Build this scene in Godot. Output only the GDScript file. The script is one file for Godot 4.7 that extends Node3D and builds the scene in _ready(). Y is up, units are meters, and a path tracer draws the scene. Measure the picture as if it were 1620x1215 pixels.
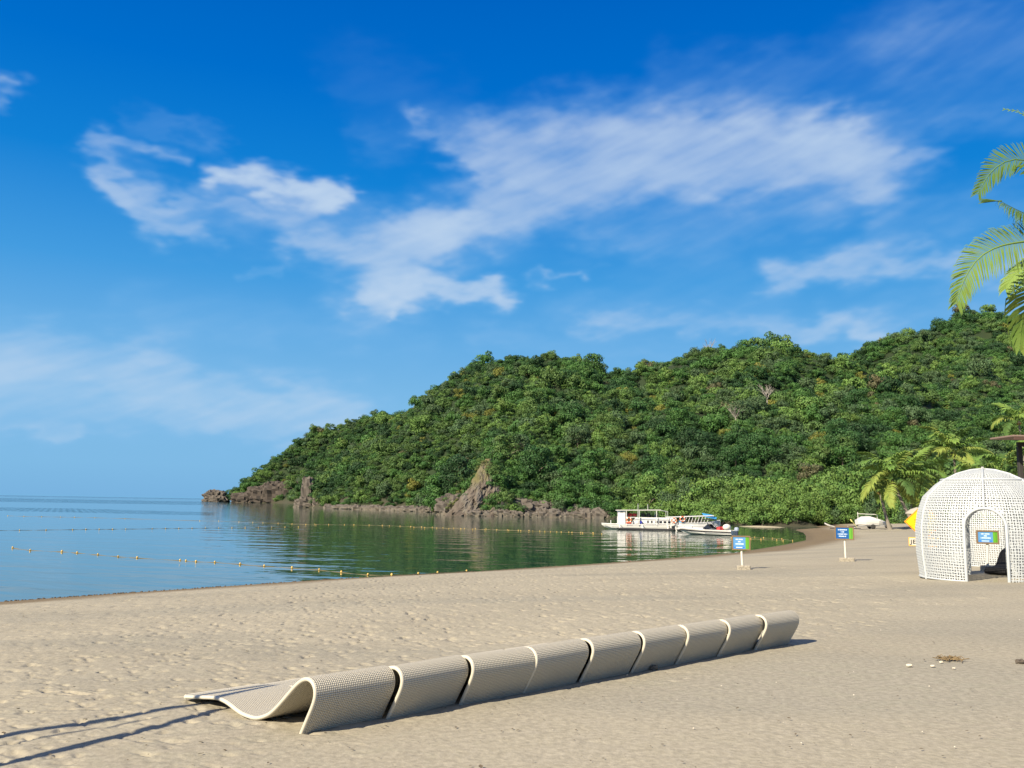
extends Node3D
# A quiet cove: wicker loungers on sand, boats at anchor under a wooded headland.

class Shape:
	var v := PackedVector3Array()
	var n := PackedVector3Array()
	var c := PackedColorArray()
	var t := PackedVector2Array()
	var col := Color(1, 1, 1)
	func tri(a: Vector3, b: Vector3, d: Vector3) -> void:
		var m := (b - a).cross(d - a).normalized()
		put(a, m); put(d, m); put(b, m)
	func put(p: Vector3, m: Vector3, uv := Vector2.ZERO) -> void:
		v.append(p); n.append(m); c.append(col); t.append(uv)
	func quad(a: Vector3, b: Vector3, d: Vector3, e: Vector3) -> void:
		tri(a, b, d); tri(a, d, e)
	func face(p: Array, inside: Vector3) -> void:
		var m: Vector3 = (p[1] - p[0]).cross(p[2] - p[0])
		var q := p.duplicate()
		if m.dot((p[0] + p[1] + p[2]) / 3.0 - inside) < 0:
			q.reverse()
		if q.size() == 3:
			tri(q[0], q[1], q[2])
		else:
			quad(q[0], q[1], q[2], q[3])
	# a box with small chamfers
	func box(at: Vector3, size: Vector3, ch := 0.0, basis := Basis()) -> void:
		var h := size * 0.5
		ch = minf(ch, minf(h.x, minf(h.y, h.z)) * 0.8)
		for ax in 3:
			var b := (ax + 1) % 3
			var d := (ax + 2) % 3
			for s in [-1.0, 1.0]:
				var p := []
				for k in [[-1, -1], [1, -1], [1, 1], [-1, 1]]:
					var w := Vector3.ZERO
					w[ax] = s * h[ax]; w[b] = k[0] * (h[b] - ch); w[d] = k[1] * (h[d] - ch)
					p.append(at + basis * w)
				face(p, at)
			if ch > 0.0:
				for s in [-1.0, 1.0]:
					for r in [-1.0, 1.0]:
						var p := []
						for k in [[0, -1], [0, 1], [1, 1], [1, -1]]:
							var w := Vector3.ZERO
							w[ax] = k[1] * (h[ax] - ch)
							w[b] = s * (h[b] if k[0] == 0 else h[b] - ch)
							w[d] = r * (h[d] - ch if k[0] == 0 else h[d])
							p.append(at + basis * w)
						face(p, at)
		if ch > 0.0:
			for s in 8:
				var g := Vector3(1 if s & 1 else -1, 1 if s & 2 else -1, 1 if s & 4 else -1)
				var p := []
				for ax in 3:
					var w := g * (h - Vector3.ONE * ch)
					w[ax] = g[ax] * h[ax]
					p.append(at + basis * w)
				face(p, at)
	# rows of points as a smooth sheet; wrap joins the last column to the first
	func sheet(rows: Array, wrap := false, flip := false, uvs := []) -> void:
		var nr := rows.size()
		var nc: int = rows[0].size()
		var acc := []
		for i in nr:
			var z := PackedVector3Array()
			z.resize(nc)
			acc.append(z)
		var lim := nc if wrap else nc - 1
		for i in nr - 1:
			for j in lim:
				var k := (j + 1) % nc
				var a: Vector3 = rows[i][j]
				var b: Vector3 = rows[i][k]
				var d: Vector3 = rows[i + 1][k]
				var e: Vector3 = rows[i + 1][j]
				var m := (d - a).cross(e - b)
				if flip:
					m = -m
				acc[i][j] += m; acc[i][k] += m; acc[i + 1][k] += m; acc[i + 1][j] += m
		for i in nr - 1:
			for j in lim:
				var k := (j + 1) % nc
				var q := [[i, j], [i, k], [i + 1, k], [i + 1, j]]
				var o := [0, 2, 1, 0, 3, 2]
				if flip:
					o = [0, 1, 2, 0, 2, 3]
				for x in o:
					var g = q[x]
					put(rows[g[0]][g[1]], acc[g[0]][g[1]].normalized(), uvs[g[0]][g[1]] if uvs else Vector2.ZERO)
	func tube(pts: Array, radii, sides := 8, caps := true) -> void:
		var rows := []
		var up := Vector3.UP
		for i in pts.size():
			var a: Vector3 = pts[maxi(i - 1, 0)]
			var b: Vector3 = pts[mini(i + 1, pts.size() - 1)]
			var d := (b - a).normalized()
			if absf(d.dot(up)) > 0.95:
				up = Vector3.RIGHT if absf(d.x) < 0.9 else Vector3.BACK
			var s := d.cross(up).normalized()
			var w := s.cross(d)
			up = w
			var r: float = radii[i] if radii is Array else radii
			var ring := PackedVector3Array()
			for k in sides:
				var an := TAU * k / sides
				ring.append(pts[i] + (s * cos(an) + w * sin(an)) * r)
			rows.append(ring)
		sheet(rows, true)
		if caps:
			for e in [0, rows.size() - 1]:
				var inner: Vector3 = pts[1] if e == 0 else pts[pts.size() - 2]
				for k in sides:
					face([pts[e], rows[e][k], rows[e][(k + 1) % sides]], inner)
	func lathe(profile: Array, sides := 16, at := Vector3.ZERO) -> void:   # profile of Vector2(radius, height), upwards
		var rows := []
		for p in profile:
			var ring := PackedVector3Array()
			for k in sides:
				var an := TAU * k / sides
				ring.append(at + Vector3(cos(an) * p.x, p.y, -sin(an) * p.x))
			rows.append(ring)
		sheet(rows, true)
	func ball(at: Vector3, r: Vector3, seg := 10, ringn := 6) -> void:
		var rows := []
		for i in ringn + 1:
			var th := -PI / 2 + PI * i / ringn
			var ring := PackedVector3Array()
			for k in seg:
				var an := TAU * k / seg
				ring.append(at + Vector3(cos(an) * cos(th) * r.x, sin(th) * r.y, -sin(an) * cos(th) * r.z))
			rows.append(ring)
		sheet(rows, true)
	func mesh() -> ArrayMesh:
		var a := []
		a.resize(Mesh.ARRAY_MAX)
		a[Mesh.ARRAY_VERTEX] = v; a[Mesh.ARRAY_NORMAL] = n; a[Mesh.ARRAY_COLOR] = c; a[Mesh.ARRAY_TEX_UV] = t
		var m := ArrayMesh.new()
		m.add_surface_from_arrays(Mesh.PRIMITIVE_TRIANGLES, a)
		return m

var mats := {}
var used := {}

func numbered(called: String) -> String:
	var k: int = used.get(called, -1) + 1
	used[called] = k
	return called if k == 0 else "%s_%03d" % [called, k]

func lin(r: float, g: float, b: float) -> Color:
	return Color(r, g, b).linear_to_srgb()

func mat(key: String, color: Color, rough := 0.7, metal := 0.0) -> StandardMaterial3D:
	if mats.has(key):
		return mats[key]
	var m := StandardMaterial3D.new()
	m.resource_name = key
	m.albedo_color = color
	m.roughness = rough
	m.metallic = metal
	mats[key] = m
	return m

func tag(o: Node, label: String, category: String, group := "", kind := "") -> void:
	if label: o.set_meta("label", label)
	if category: o.set_meta("category", category)
	if group: o.set_meta("group", group)
	if kind: o.set_meta("kind", kind)

func thing(called: String, label: String, category: String, at: Vector3, turn := 0.0, group := "") -> Node3D:
	var o := Node3D.new()
	o.name = numbered(called)
	add_child(o)
	o.position = at
	o.rotation.y = turn
	tag(o, label, category, group)
	return o

func obj(called: String, shape, m: Material, parent: Node = self) -> MeshInstance3D:
	var o := MeshInstance3D.new()
	o.mesh = shape.mesh() if shape is Shape else shape
	o.material_override = m
	if parent == self:
		o.name = numbered(called)
		add_child(o)
	else:
		o.name = called
		parent.add_child(o, true)
	return o

func P(x: float, deep: float, y := 0.0) -> Vector3:   # deep metres out from the viewer's spot towards the bay
	return Vector3(x, y, -deep)

# ------------------------------------------------------------------ ground
var coast: Array[Vector2] = [Vector2(-58, -45), Vector2(-40, -14), Vector2(-27, 6), Vector2(-19, 17.5), Vector2(-13.87, 24.75), Vector2(-11.6, 27.5), Vector2(-7, 32.8), Vector2(-1.72, 37.75), Vector2(6.37, 46.63), Vector2(14.05, 56.41), Vector2(21.36, 69.88), Vector2(26.4, 80), Vector2(30.55, 92.4), Vector2(34.4, 105), Vector2(36.8, 115.5), Vector2(38.4, 119.5), Vector2(41.5, 122), Vector2(45, 128), Vector2(47, 136), Vector2(47, 150)]

func inland(p: Vector2) -> float:   # metres from the waterline, negative in the water
	var best := 1e9
	var sg := 1.0
	for i in coast.size() - 1:
		var a := coast[i]
		var ab := coast[i + 1] - a
		var t := clampf((p - a).dot(ab) / ab.length_squared(), 0, 1)
		var d := p.distance_squared_to(a + ab * t)
		if d < best - 1e-6:
			best = d
			sg = signf((p.x - a.x) * ab.y - (p.y - a.y) * ab.x)
	return sqrt(best) * sg

func beach(d: float) -> float:
	return maxf(0.1 * d, -3.0) if d < 0 else 1.93 * (1.0 - exp(-d / 18.0))

func ground(x: float, deep: float) -> float:
	return beach(inland(Vector2(x, deep)))

var shore := PackedVector2Array([Vector2(-191.6, 622), Vector2(-165, 618), Vector2(-140, 592), Vector2(-118, 560), Vector2(-102, 470), Vector2(-82, 360), Vector2(-74, 324), Vector2(-61, 301), Vector2(-48, 287), Vector2(-30, 274), Vector2(-22, 262), Vector2(-20, 245), Vector2(-17, 205), Vector2(-14, 194), Vector2(-6, 186), Vector2(6, 189.5), Vector2(20, 183.7), Vector2(24, 177), Vector2(33, 161), Vector2(34, 147), Vector2(42.8, 137), Vector2(50, 141), Vector2(56, 128), Vector2(62, 118), Vector2(72, 112), Vector2(95, 105), Vector2(140, 95), Vector2(220, 90), Vector2(420, 200), Vector2(500, 500), Vector2(300, 800), Vector2(0, 850), Vector2(-180, 830), Vector2(-225, 740), Vector2(-203, 650)])
var ridges := [   # crest points (x, deep, height) and how fast the land falls away from them
	[[Vector3(-202, 660, 0.5), Vector3(-198, 685, 16.1), Vector3(-186, 690, 33.1), Vector3(-167, 690, 46.3), Vector3(-150, 680, 54.6), Vector3(-115, 640, 66.4), Vector3(-88, 580, 69.9), Vector3(-64, 520, 69.9), Vector3(-44, 470, 70.0), Vector3(-32, 440, 69.1), Vector3(-22, 430, 68.3), Vector3(-12, 425, 64.5), Vector3(-3, 420, 65.1), Vector3(12, 410, 66.5), Vector3(20, 405, 65.8), Vector3(32, 400, 61.6), Vector3(42, 390, 56.2), Vector3(53, 385, 56.2), Vector3(63, 380, 59.0), Vector3(77, 370, 61.2), Vector3(88, 360, 62.0), Vector3(96, 350, 61.7)], 0.34],
	[[Vector3(94, 350, 60.6), Vector3(103, 340, 65.1), Vector3(110, 338, 60.8)], 0.62],
	[[Vector3(197, 560, 59.1), Vector3(212, 560, 77.6), Vector3(223, 550, 92.5), Vector3(233, 545, 97.8), Vector3(245, 535, 107.3), Vector3(258, 530, 110.9), Vector3(271, 525, 114.0), Vector3(284, 520, 114.3), Vector3(296, 515, 111.1), Vector3(324, 500, 116.6), Vector3(361, 500, 114.2), Vector3(432, 500, 102.4)], 0.46],
	[[Vector3(91, 190, 10.5), Vector3(164, 310, 40.4), Vector3(243, 430, 81.9)], 0.42],
	[[Vector3(-15, 196, 0.5), Vector3(-9, 198, 3.6), Vector3(-6, 205, 11.4), Vector3(-1, 225, 17.7), Vector3(10, 270, 31.0), Vector3(26, 330, 47.4), Vector3(31, 395, 62.4)], 0.62],
	[[Vector3(-73, 324, 0.5), Vector3(-70, 332, 5.9), Vector3(-62, 350, 21.3), Vector3(-57, 380, 32.8), Vector3(-57, 470, 53.7)], 0.50],
	[[Vector3(61, 230, 15.4), Vector3(85, 280, 33.3), Vector3(99, 320, 49.9)], 0.42],
]
var hill_x0 := -260.0
var hill_d0 := 84.0
var hill_step := 5.0
var hill_nx := 124
var hill_nd := 150
var hill_h := PackedFloat32Array()

func smax(a: float, b: float, k: float) -> float:
	var h := maxf(k - absf(a - b), 0) / k
	return maxf(a, b) + h * h * k * 0.25

func hill_raw(p: Vector2, noise: FastNoiseLite) -> float:
	var d := 1e9
	for i in shore.size():
		var a := shore[i]
		var ab := shore[(i + 1) % shore.size()] - a
		var t := clampf((p - a).dot(ab) / ab.length_squared(), 0, 1)
		d = minf(d, p.distance_squared_to(a + ab * t))
	d = sqrt(d)
	if not Geometry2D.is_point_in_polygon(p, shore):
		return maxf(-0.6 * d, -5.0)
	var h := -100.0
	for r in ridges:
		var best := -1e9
		var pts: Array = r[0]
		for i in pts.size() - 1:
			var a := Vector2(pts[i].x, pts[i].y)
			var ab := Vector2(pts[i + 1].x, pts[i + 1].y) - a
			var t := clampf((p - a).dot(ab) / ab.length_squared(), 0, 1)
			best = maxf(best, lerpf(pts[i].z, pts[i + 1].z, t) - r[1] * p.distance_to(a + ab * t))
		h = smax(h, best, 6.0)
	h += (noise.get_noise_2d(p.x, p.y) - 0.15) * clampf(h * 0.26, 0, 9.0) * clampf(d / 40.0, 0, 1)
	h = -smax(-h, -(0.9 * d + 0.6), 4.0)
	return maxf(h, 1.0 + 0.02 * d)

func hill(x: float, deep: float) -> float:
	var fx := clampf((x - hill_x0) / hill_step, 0, hill_nx - 1.01)
	var fd := clampf((deep - hill_d0) / hill_step, 0, hill_nd - 1.01)
	var i := int(fx)
	var j := int(fd)
	fx -= i; fd -= j
	var k := j * hill_nx + i
	return lerpf(lerpf(hill_h[k], hill_h[k + 1], fx), lerpf(hill_h[k + hill_nx], hill_h[k + hill_nx + 1], fx), fd)

func grid_mesh(pos: PackedVector3Array, col: PackedColorArray, nx: int, nd: int, keep: PackedByteArray) -> ArrayMesh:
	# rows run away from the viewer's spot, columns to the right; smooth normals
	var nor := PackedVector3Array()
	nor.resize(pos.size())
	for j in nd:
		for i in nx:
			var k := j * nx + i
			var ex := pos[k + 1 if i < nx - 1 else k] - pos[k - 1 if i > 0 else k]
			var ed := pos[k + nx if j < nd - 1 else k] - pos[k - nx if j > 0 else k]
			nor[k] = ex.cross(ed).normalized()
	var idx := PackedInt32Array()
	for j in nd - 1:
		for i in nx - 1:
			var k := j * nx + i
			if keep[k] or keep[k + 1] or keep[k + nx] or keep[k + nx + 1]:
				idx.append_array([k, k + nx, k + 1, k + 1, k + nx, k + nx + 1])
	var a := []
	a.resize(Mesh.ARRAY_MAX)
	a[Mesh.ARRAY_VERTEX] = pos; a[Mesh.ARRAY_NORMAL] = nor; a[Mesh.ARRAY_COLOR] = col; a[Mesh.ARRAY_INDEX] = idx
	var m := ArrayMesh.new()
	m.add_surface_from_arrays(Mesh.PRIMITIVE_TRIANGLES, a)
	return m

func noise_of(s: int, freq: float, oct := 4, kind := FastNoiseLite.TYPE_SIMPLEX_SMOOTH) -> FastNoiseLite:
	var f := FastNoiseLite.new()
	f.seed = s; f.frequency = freq; f.noise_type = kind
	f.fractal_type = FastNoiseLite.FRACTAL_FBM if oct > 1 else FastNoiseLite.FRACTAL_NONE
	f.fractal_octaves = oct
	return f

func steps(from: float, to: float, fine: float, lo: float, hi: float, grow: float) -> PackedFloat32Array:
	# coordinates that are fine between lo and hi and widen outside
	var out := PackedFloat32Array()
	var x := lo
	while x > from:
		out.append(x)
		x -= fine + (lo - x) * grow
	out.append(from)
	out.reverse()
	x = lo + fine
	while x < to:
		out.append(x)
		x += fine + maxf(0, x - hi) * grow
	out.append(to)
	return out

# ------------------------------------------------------------------ sky
var clouds := [   # strokes of cloud: points (azimuth, elevation) in degrees, half width, density
	[[Vector2(-9.2, 12.9), Vector2(-6.8, 15.9), Vector2(-2.3, 18.2), Vector2(1.9, 19.9), Vector2(7.8, 20.9), Vector2(14.0, 20.9), Vector2(19.9, 20.8), Vector2(23.2, 19.8)], 1.95, 0.60],
	[[Vector2(-2.4, 22.3), Vector2(3.6, 23.1), Vector2(9.9, 23.5), Vector2(15.3, 23.7), Vector2(21.8, 22.1)], 1.5, 0.48],
	[[Vector2(-13.8, 16.0), Vector2(-8.9, 16.3), Vector2(-4.0, 17.4)], 1.16, 0.52],
	[[Vector2(-9.4, 12.9), Vector2(-5.5, 13.8), Vector2(-0.9, 13.4)], 0.72, 0.72],
	[[Vector2(-8.1, 13.0), Vector2(-7.9, 11.9)], 0.39, 0.60],
	[[Vector2(-19.9, 19.6), Vector2(-17.1, 19.5), Vector2(-14.4, 19.2), Vector2(-11.7, 18.9)], 0.66, 0.86],
	[[Vector2(-26.5, 20.6), Vector2(-23.6, 20.5), Vector2(-22.0, 20.3)], 0.42, 0.36],
	[[Vector2(-25.9, 19.6), Vector2(-25.4, 17.9), Vector2(-23.9, 16.3), Vector2(-21.8, 16.0), Vector2(-20.0, 15.8)], 0.62, 0.36], [[Vector2(-25.0, 18.8), Vector2(-23.0, 17.0), Vector2(-19.5, 16.8), Vector2(-15, 17.2)], 1.0, 0.24],
	[[Vector2(-25.2, 17.9), Vector2(-22.3, 17.8), Vector2(-19.0, 17.9), Vector2(-13.1, 18.0)], 0.60, 0.36],
	[[Vector2(16.6, 14.3), Vector2(20.8, 14.6), Vector2(24.0, 14.9), Vector2(26.8, 13.7), Vector2(33.1, 13.4)], 0.85, 0.46],
	[[Vector2(4.9, 11.5), Vector2(9.8, 11.7), Vector2(15.0, 11.4), Vector2(20.7, 10.8), Vector2(23.9, 10.2)], 0.69, 0.38],
	[[Vector2(-32.7, 6.7), Vector2(-25.4, 7.0), Vector2(-20.1, 6.4), Vector2(-14.5, 5.9), Vector2(-10.1, 5.5)], 1.6, 0.46],
	[[Vector2(-31.8, 3.5), Vector2(-25.9, 3.7)], 0.39, 0.30],
	[[Vector2(25.6, 25.9), Vector2(33.9, 25.2)], 2.31, 0.20],
	[[Vector2(-32.8, 22.3), Vector2(-31.4, 22.8)], 0.40, 0.42],
	[[Vector2(-32.2, 21.3), Vector2(-31.3, 21.5)], 0.27, 0.35],
	[[Vector2(1.1, 14.6), Vector2(4.9, 14.9)], 0.23, 0.40],
	[[Vector2(-17.6, 14.1), Vector2(-14.9, 14.2)], 0.27, 0.25],
	[[Vector2(-7.6, 24.1), Vector2(-4.1, 22.2), Vector2(-1.9, 20.2)], 0.55, 0.30],
	[[Vector2(-11.0, 26.3), Vector2(-4.2, 24.1)], 1.6, 0.06],
	[[Vector2(22.1, 9.9), Vector2(23.9, 10.0)], 0.54, 0.35],
	[[Vector2(14.0, 22.9), Vector2(22.2, 22.3)], 0.54, 0.30],
	[[Vector2(22.8, 18.9), Vector2(25.3, 20.4)], 0.85, 0.25],
	[[Vector2(7.8, 16.1), Vector2(13.9, 15.1)], 1.16, 0.16],
	[[Vector2(-22.2, 10.1), Vector2(-15.8, 9.8)], 0.8, 0.14],
	[[Vector2(-34, 8.6), Vector2(-26, 9.0), Vector2(-21, 8.2)], 1.1, 0.30], [[Vector2(-30, 4.6), Vector2(-22, 4.4), Vector2(-15, 3.9), Vector2(-11, 3.6)], 0.9, 0.28], [[Vector2(-24, 11.6), Vector2(-15, 11.0), Vector2(-6, 9.6)], 1.0, 0.13],
	[[Vector2(-13, 18.6), Vector2(-8, 17.8), Vector2(-3, 18.0)], 0.9, 0.22], [[Vector2(3, 12.6), Vector2(10, 13.2), Vector2(17, 12.6)], 0.9, 0.16], [[Vector2(5, 17.2), Vector2(13, 17.0), Vector2(20, 17.6)], 1.0, 0.20],
	[[Vector2(10, 26.5), Vector2(19, 26.0), Vector2(28, 27.5)], 1.3, 0.13], [[Vector2(23, 16.6), Vector2(29, 16.9), Vector2(34, 16.2)], 1.1, 0.20], [[Vector2(-3, 10.6), Vector2(6, 9.8), Vector2(13, 9.4)], 0.8, 0.18], [[Vector2(16, 9.6), Vector2(24, 11.6), Vector2(32, 11.2)], 0.9, 0.24],
	[[Vector2(-19.5, 21.6), Vector2(-24.5, 21.9)], 0.4, 0.14], [[Vector2(24, 22.6), Vector2(31, 21.8)], 0.8, 0.16], [[Vector2(-10, 22.5), Vector2(-1, 24.5), Vector2(8, 25.4)], 0.9, 0.12],
]

func sky_blue(el: float) -> Vector3:   # linear radiance of the clear sky by elevation in degrees
	var stops := [[0.0, Vector3(0.195, 0.450, 0.74)], [2.0, Vector3(0.215, 0.490, 0.78)], [6.0, Vector3(0.210, 0.495, 0.80)], [10.0, Vector3(0.135, 0.420, 0.78)], [14.0, Vector3(0.058, 0.335, 0.745)], [20.0, Vector3(0.006, 0.220, 0.67)], [26.0, Vector3(0.0, 0.155, 0.60)], [32.0, Vector3(0.0, 0.122, 0.53)], [50.0, Vector3(0.03, 0.105, 0.40)], [90.0, Vector3(0.045, 0.10, 0.33)]]
	for i in stops.size() - 1:
		if el <= stops[i + 1][0]:
			var f: float = (el - stops[i][0]) / (stops[i + 1][0] - stops[i][0])
			return stops[i][1].lerp(stops[i + 1][1], clampf(f, 0, 1))
	return stops[-1][1]

func make_sky() -> ImageTexture:
	var w := 4096
	var h := 2048
	var wisp := noise_of(11, 0.16, 5)
	var big := noise_of(12, 0.035, 3)
	var hair := noise_of(15, 0.5, 4)
	var wx := noise_of(13, 0.28, 4)
	var wy := noise_of(14, 0.28, 4)
	var white := Vector3(0.55, 0.69, 0.86)
	var fill_veil := Vector3(0.72, 0.74, 0.80)
	# everywhere: air and scattered cloud, whitened and thickened out of view for neutral fill
	var lw := 512
	var lh := 256
	var low := PackedFloat32Array()
	low.resize(lw * lh * 3)
	for y in lh:
		var el := 90.0 - (y + 0.5) * 180.0 / lh
		for x in lw:
			var az := (x + 0.5) * 360.0 / lw - 180.0
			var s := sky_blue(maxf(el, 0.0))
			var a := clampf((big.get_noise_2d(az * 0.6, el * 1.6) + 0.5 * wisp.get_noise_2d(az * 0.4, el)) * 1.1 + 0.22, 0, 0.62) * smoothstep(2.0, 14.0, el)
			s = s.lerp(fill_veil, a)
			var k := (y * lw + x) * 3
			low[k] = s.x; low[k + 1] = s.y; low[k + 2] = s.z
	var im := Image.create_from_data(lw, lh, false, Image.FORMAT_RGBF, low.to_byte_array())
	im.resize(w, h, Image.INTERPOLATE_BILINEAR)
	# ahead: the clouds of this morning
	var a0 := -44.0
	var fw := 220
	var fh := 100
	var st := 0.4
	var field := PackedFloat32Array()
	field.resize(fw * fh)
	for j in fh:
		for i in fw:
			var p := Vector2(a0 + i * st, j * st)
			var clear := 1.0
			for c in clouds:
				var pts: Array = c[0]
				var best := 1e9
				for q in pts.size() - 1:
					var ab: Vector2 = pts[q + 1] - pts[q]
					var t := clampf((p - pts[q]).dot(ab) / ab.length_squared(), 0, 1)
					best = minf(best, p.distance_to(pts[q] + ab * t))
				if best < c[1] * 2.2:
					clear *= 1.0 - c[2] * pow(smoothstep(2.2, 0.0, best / c[1]), 1.3) * 1.08
			field[j * fw + i] = 1.0 - clear
	var x0 := int((a0 + 1.0 + 180.0) / 360.0 * w)
	var x1 := int((43.0 + 180.0) / 360.0 * w)
	var y0 := int((90.0 - 38.0) / 180.0 * h)
	var y1 := h / 2
	var rw := x1 - x0
	var part := PackedFloat32Array()
	part.resize(rw * (y1 - y0) * 3)
	for y in range(y0, y1):
		var el := 90.0 - (y + 0.5) * 180.0 / h
		var base := sky_blue(el)
		for x in rw:
			var az := (x0 + x + 0.5) * 360.0 / w - 180.0
			var ux := wx.get_noise_2d(az * 0.7, el * 1.5)
			var uy := wy.get_noise_2d(az * 0.7, el * 1.5)
			var fine_ := hair.get_noise_2d(az * 0.5 + el * 0.8, el * 2.2 - az * 0.25)
			var fx := clampf((az + ux * 1.5 + fine_ * 0.5 - a0) / st, 0, fw - 1.01)
			var fy := clampf((el + uy * 1.1 + fine_ * 0.35) / st, 0, fh - 1.01)
			var i := int(fx)
			var j := int(fy)
			fx -= i; fy -= j
			var k := j * fw + i
			var d := lerpf(lerpf(field[k], field[k + 1], fx), lerpf(field[k + fw], field[k + fw + 1], fx), fy)
			if d > 0.002:
				var g := wisp.get_noise_2d(az * 0.55 + el * 0.25, el * 1.7 + ux)
				var sweep := hair.get_noise_2d(az * 0.22 + el * 0.3, el * 1.9 - az * 0.75)
				d *= clampf(0.92 + (g * 0.42 + sweep * 0.3) * (1.25 - d), 0.1, 1.25)
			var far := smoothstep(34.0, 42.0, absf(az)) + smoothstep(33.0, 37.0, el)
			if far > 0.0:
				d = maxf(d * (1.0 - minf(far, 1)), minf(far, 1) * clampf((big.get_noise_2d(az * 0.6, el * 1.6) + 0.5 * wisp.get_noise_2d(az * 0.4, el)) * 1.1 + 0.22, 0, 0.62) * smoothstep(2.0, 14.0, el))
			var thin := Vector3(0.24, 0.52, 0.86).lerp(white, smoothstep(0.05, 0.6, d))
			var s := base.lerp(thin.lerp(fill_veil, minf(far, 1.0)), clampf(d, 0, 0.9))
			k = ((y - y0) * rw + x) * 3
			part[k] = s.x; part[k + 1] = s.y; part[k + 2] = s.z
	var pi := Image.create_from_data(rw, y1 - y0, false, Image.FORMAT_RGBF, part.to_byte_array())
	im.blit_rect(pi, Rect2i(0, 0, rw, y1 - y0), Vector2i(x0, y0))
	# the panorama's seam, not its middle, lies straight ahead
	var out := Image.create(w, h, false, Image.FORMAT_RGBF)
	out.blit_rect(im, Rect2i(w / 2, 0, w / 2, h), Vector2i(0, 0))
	out.blit_rect(im, Rect2i(0, 0, w / 2, h), Vector2i(w / 2, 0))
	return ImageTexture.create_from_image(out)

# ------------------------------------------------------------------ textures
func grain_texture(size: int, s: int, dark: float, specks: float) -> ImageTexture:   # sand: grains of several tones
	var rng := RandomNumberGenerator.new()
	rng.seed = s
	var soft := noise_of(s, 0.02, 4).get_seamless_image(size, size)
	var b := soft.get_data()
	var o := PackedByteArray()
	o.resize(size * size * 3)
	for i in size * size:
		var g := 0.90 + (b[i] / 255.0 - 0.5) * 0.16 + (rng.randf() - 0.5) * dark
		var r := rng.randf()
		if r < specks:
			g *= rng.randf_range(0.35, 0.75)
		elif r > 1.0 - specks * 0.6:
			g *= 1.12
		var k := i * 3
		o[k] = int(clampf(g, 0, 1) * 255); o[k + 1] = int(clampf(g * 0.995, 0, 1) * 255); o[k + 2] = int(clampf(g * 0.98, 0, 1) * 255)
	var im := Image.create_from_data(size, size, false, Image.FORMAT_RGB8, o)
	return ImageTexture.create_from_image(im)

func noise_tex(s: int, size: int, freq: float, oct: int, lo: float, hi: float) -> ImageTexture:
	var im := noise_of(s, freq, oct).get_seamless_image(size, size)
	var b := im.get_data()
	for i in b.size():
		b[i] = int(clampf(lerpf(lo, hi, b[i] / 255.0), 0, 1) * 255)
	im = Image.create_from_data(size, size, false, Image.FORMAT_L8, b)
	im.convert(Image.FORMAT_RGB8)
	return ImageTexture.create_from_image(im)

func ripple_normals(size: int, waves: int, s: int, k0: float, k1: float, amp: float) -> ImageTexture:
	# small wind ripples: many short crests, all of them whole numbers of waves per tile
	var rng := RandomNumberGenerator.new()
	rng.seed = s
	var gx := PackedFloat32Array()
	var gy := PackedFloat32Array()
	gx.resize(size * size); gy.resize(size * size)
	for n in waves:
		var k := k0 * pow(k1 / k0, float(n) / (waves - 1))
		var an := PI / 2 + rng.randfn(0, 0.55)
		var kx := roundi(k * cos(an))
		var ky := roundi(k * sin(an))
		if kx == 0 and ky == 0:
			ky = 1
		var ph := rng.randf() * TAU
		var a := amp / sqrt(float(waves)) * rng.randf_range(0.5, 1.5)
		var kl := sqrt(float(kx * kx + ky * ky))
		for y in size:
			var f := TAU * ky * y / size + ph
			var stp := TAU * kx / size
			for x in size:
				var c := cos(f + stp * x) * a
				gx[y * size + x] += c * kx / kl
				gy[y * size + x] += c * ky / kl
	var o := PackedByteArray()
	o.resize(size * size * 3)
	for i in size * size:
		var m := Vector3(-gx[i], -gy[i], 1).normalized()
		o[i * 3] = int(round((m.x * 0.5 + 0.5) * 255)); o[i * 3 + 1] = int(round((m.y * 0.5 + 0.5) * 255)); o[i * 3 + 2] = int(round((m.z * 0.5 + 0.5) * 255))
	return ImageTexture.create_from_image(Image.create_from_data(size, size, false, Image.FORMAT_RGB8, o))

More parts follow.
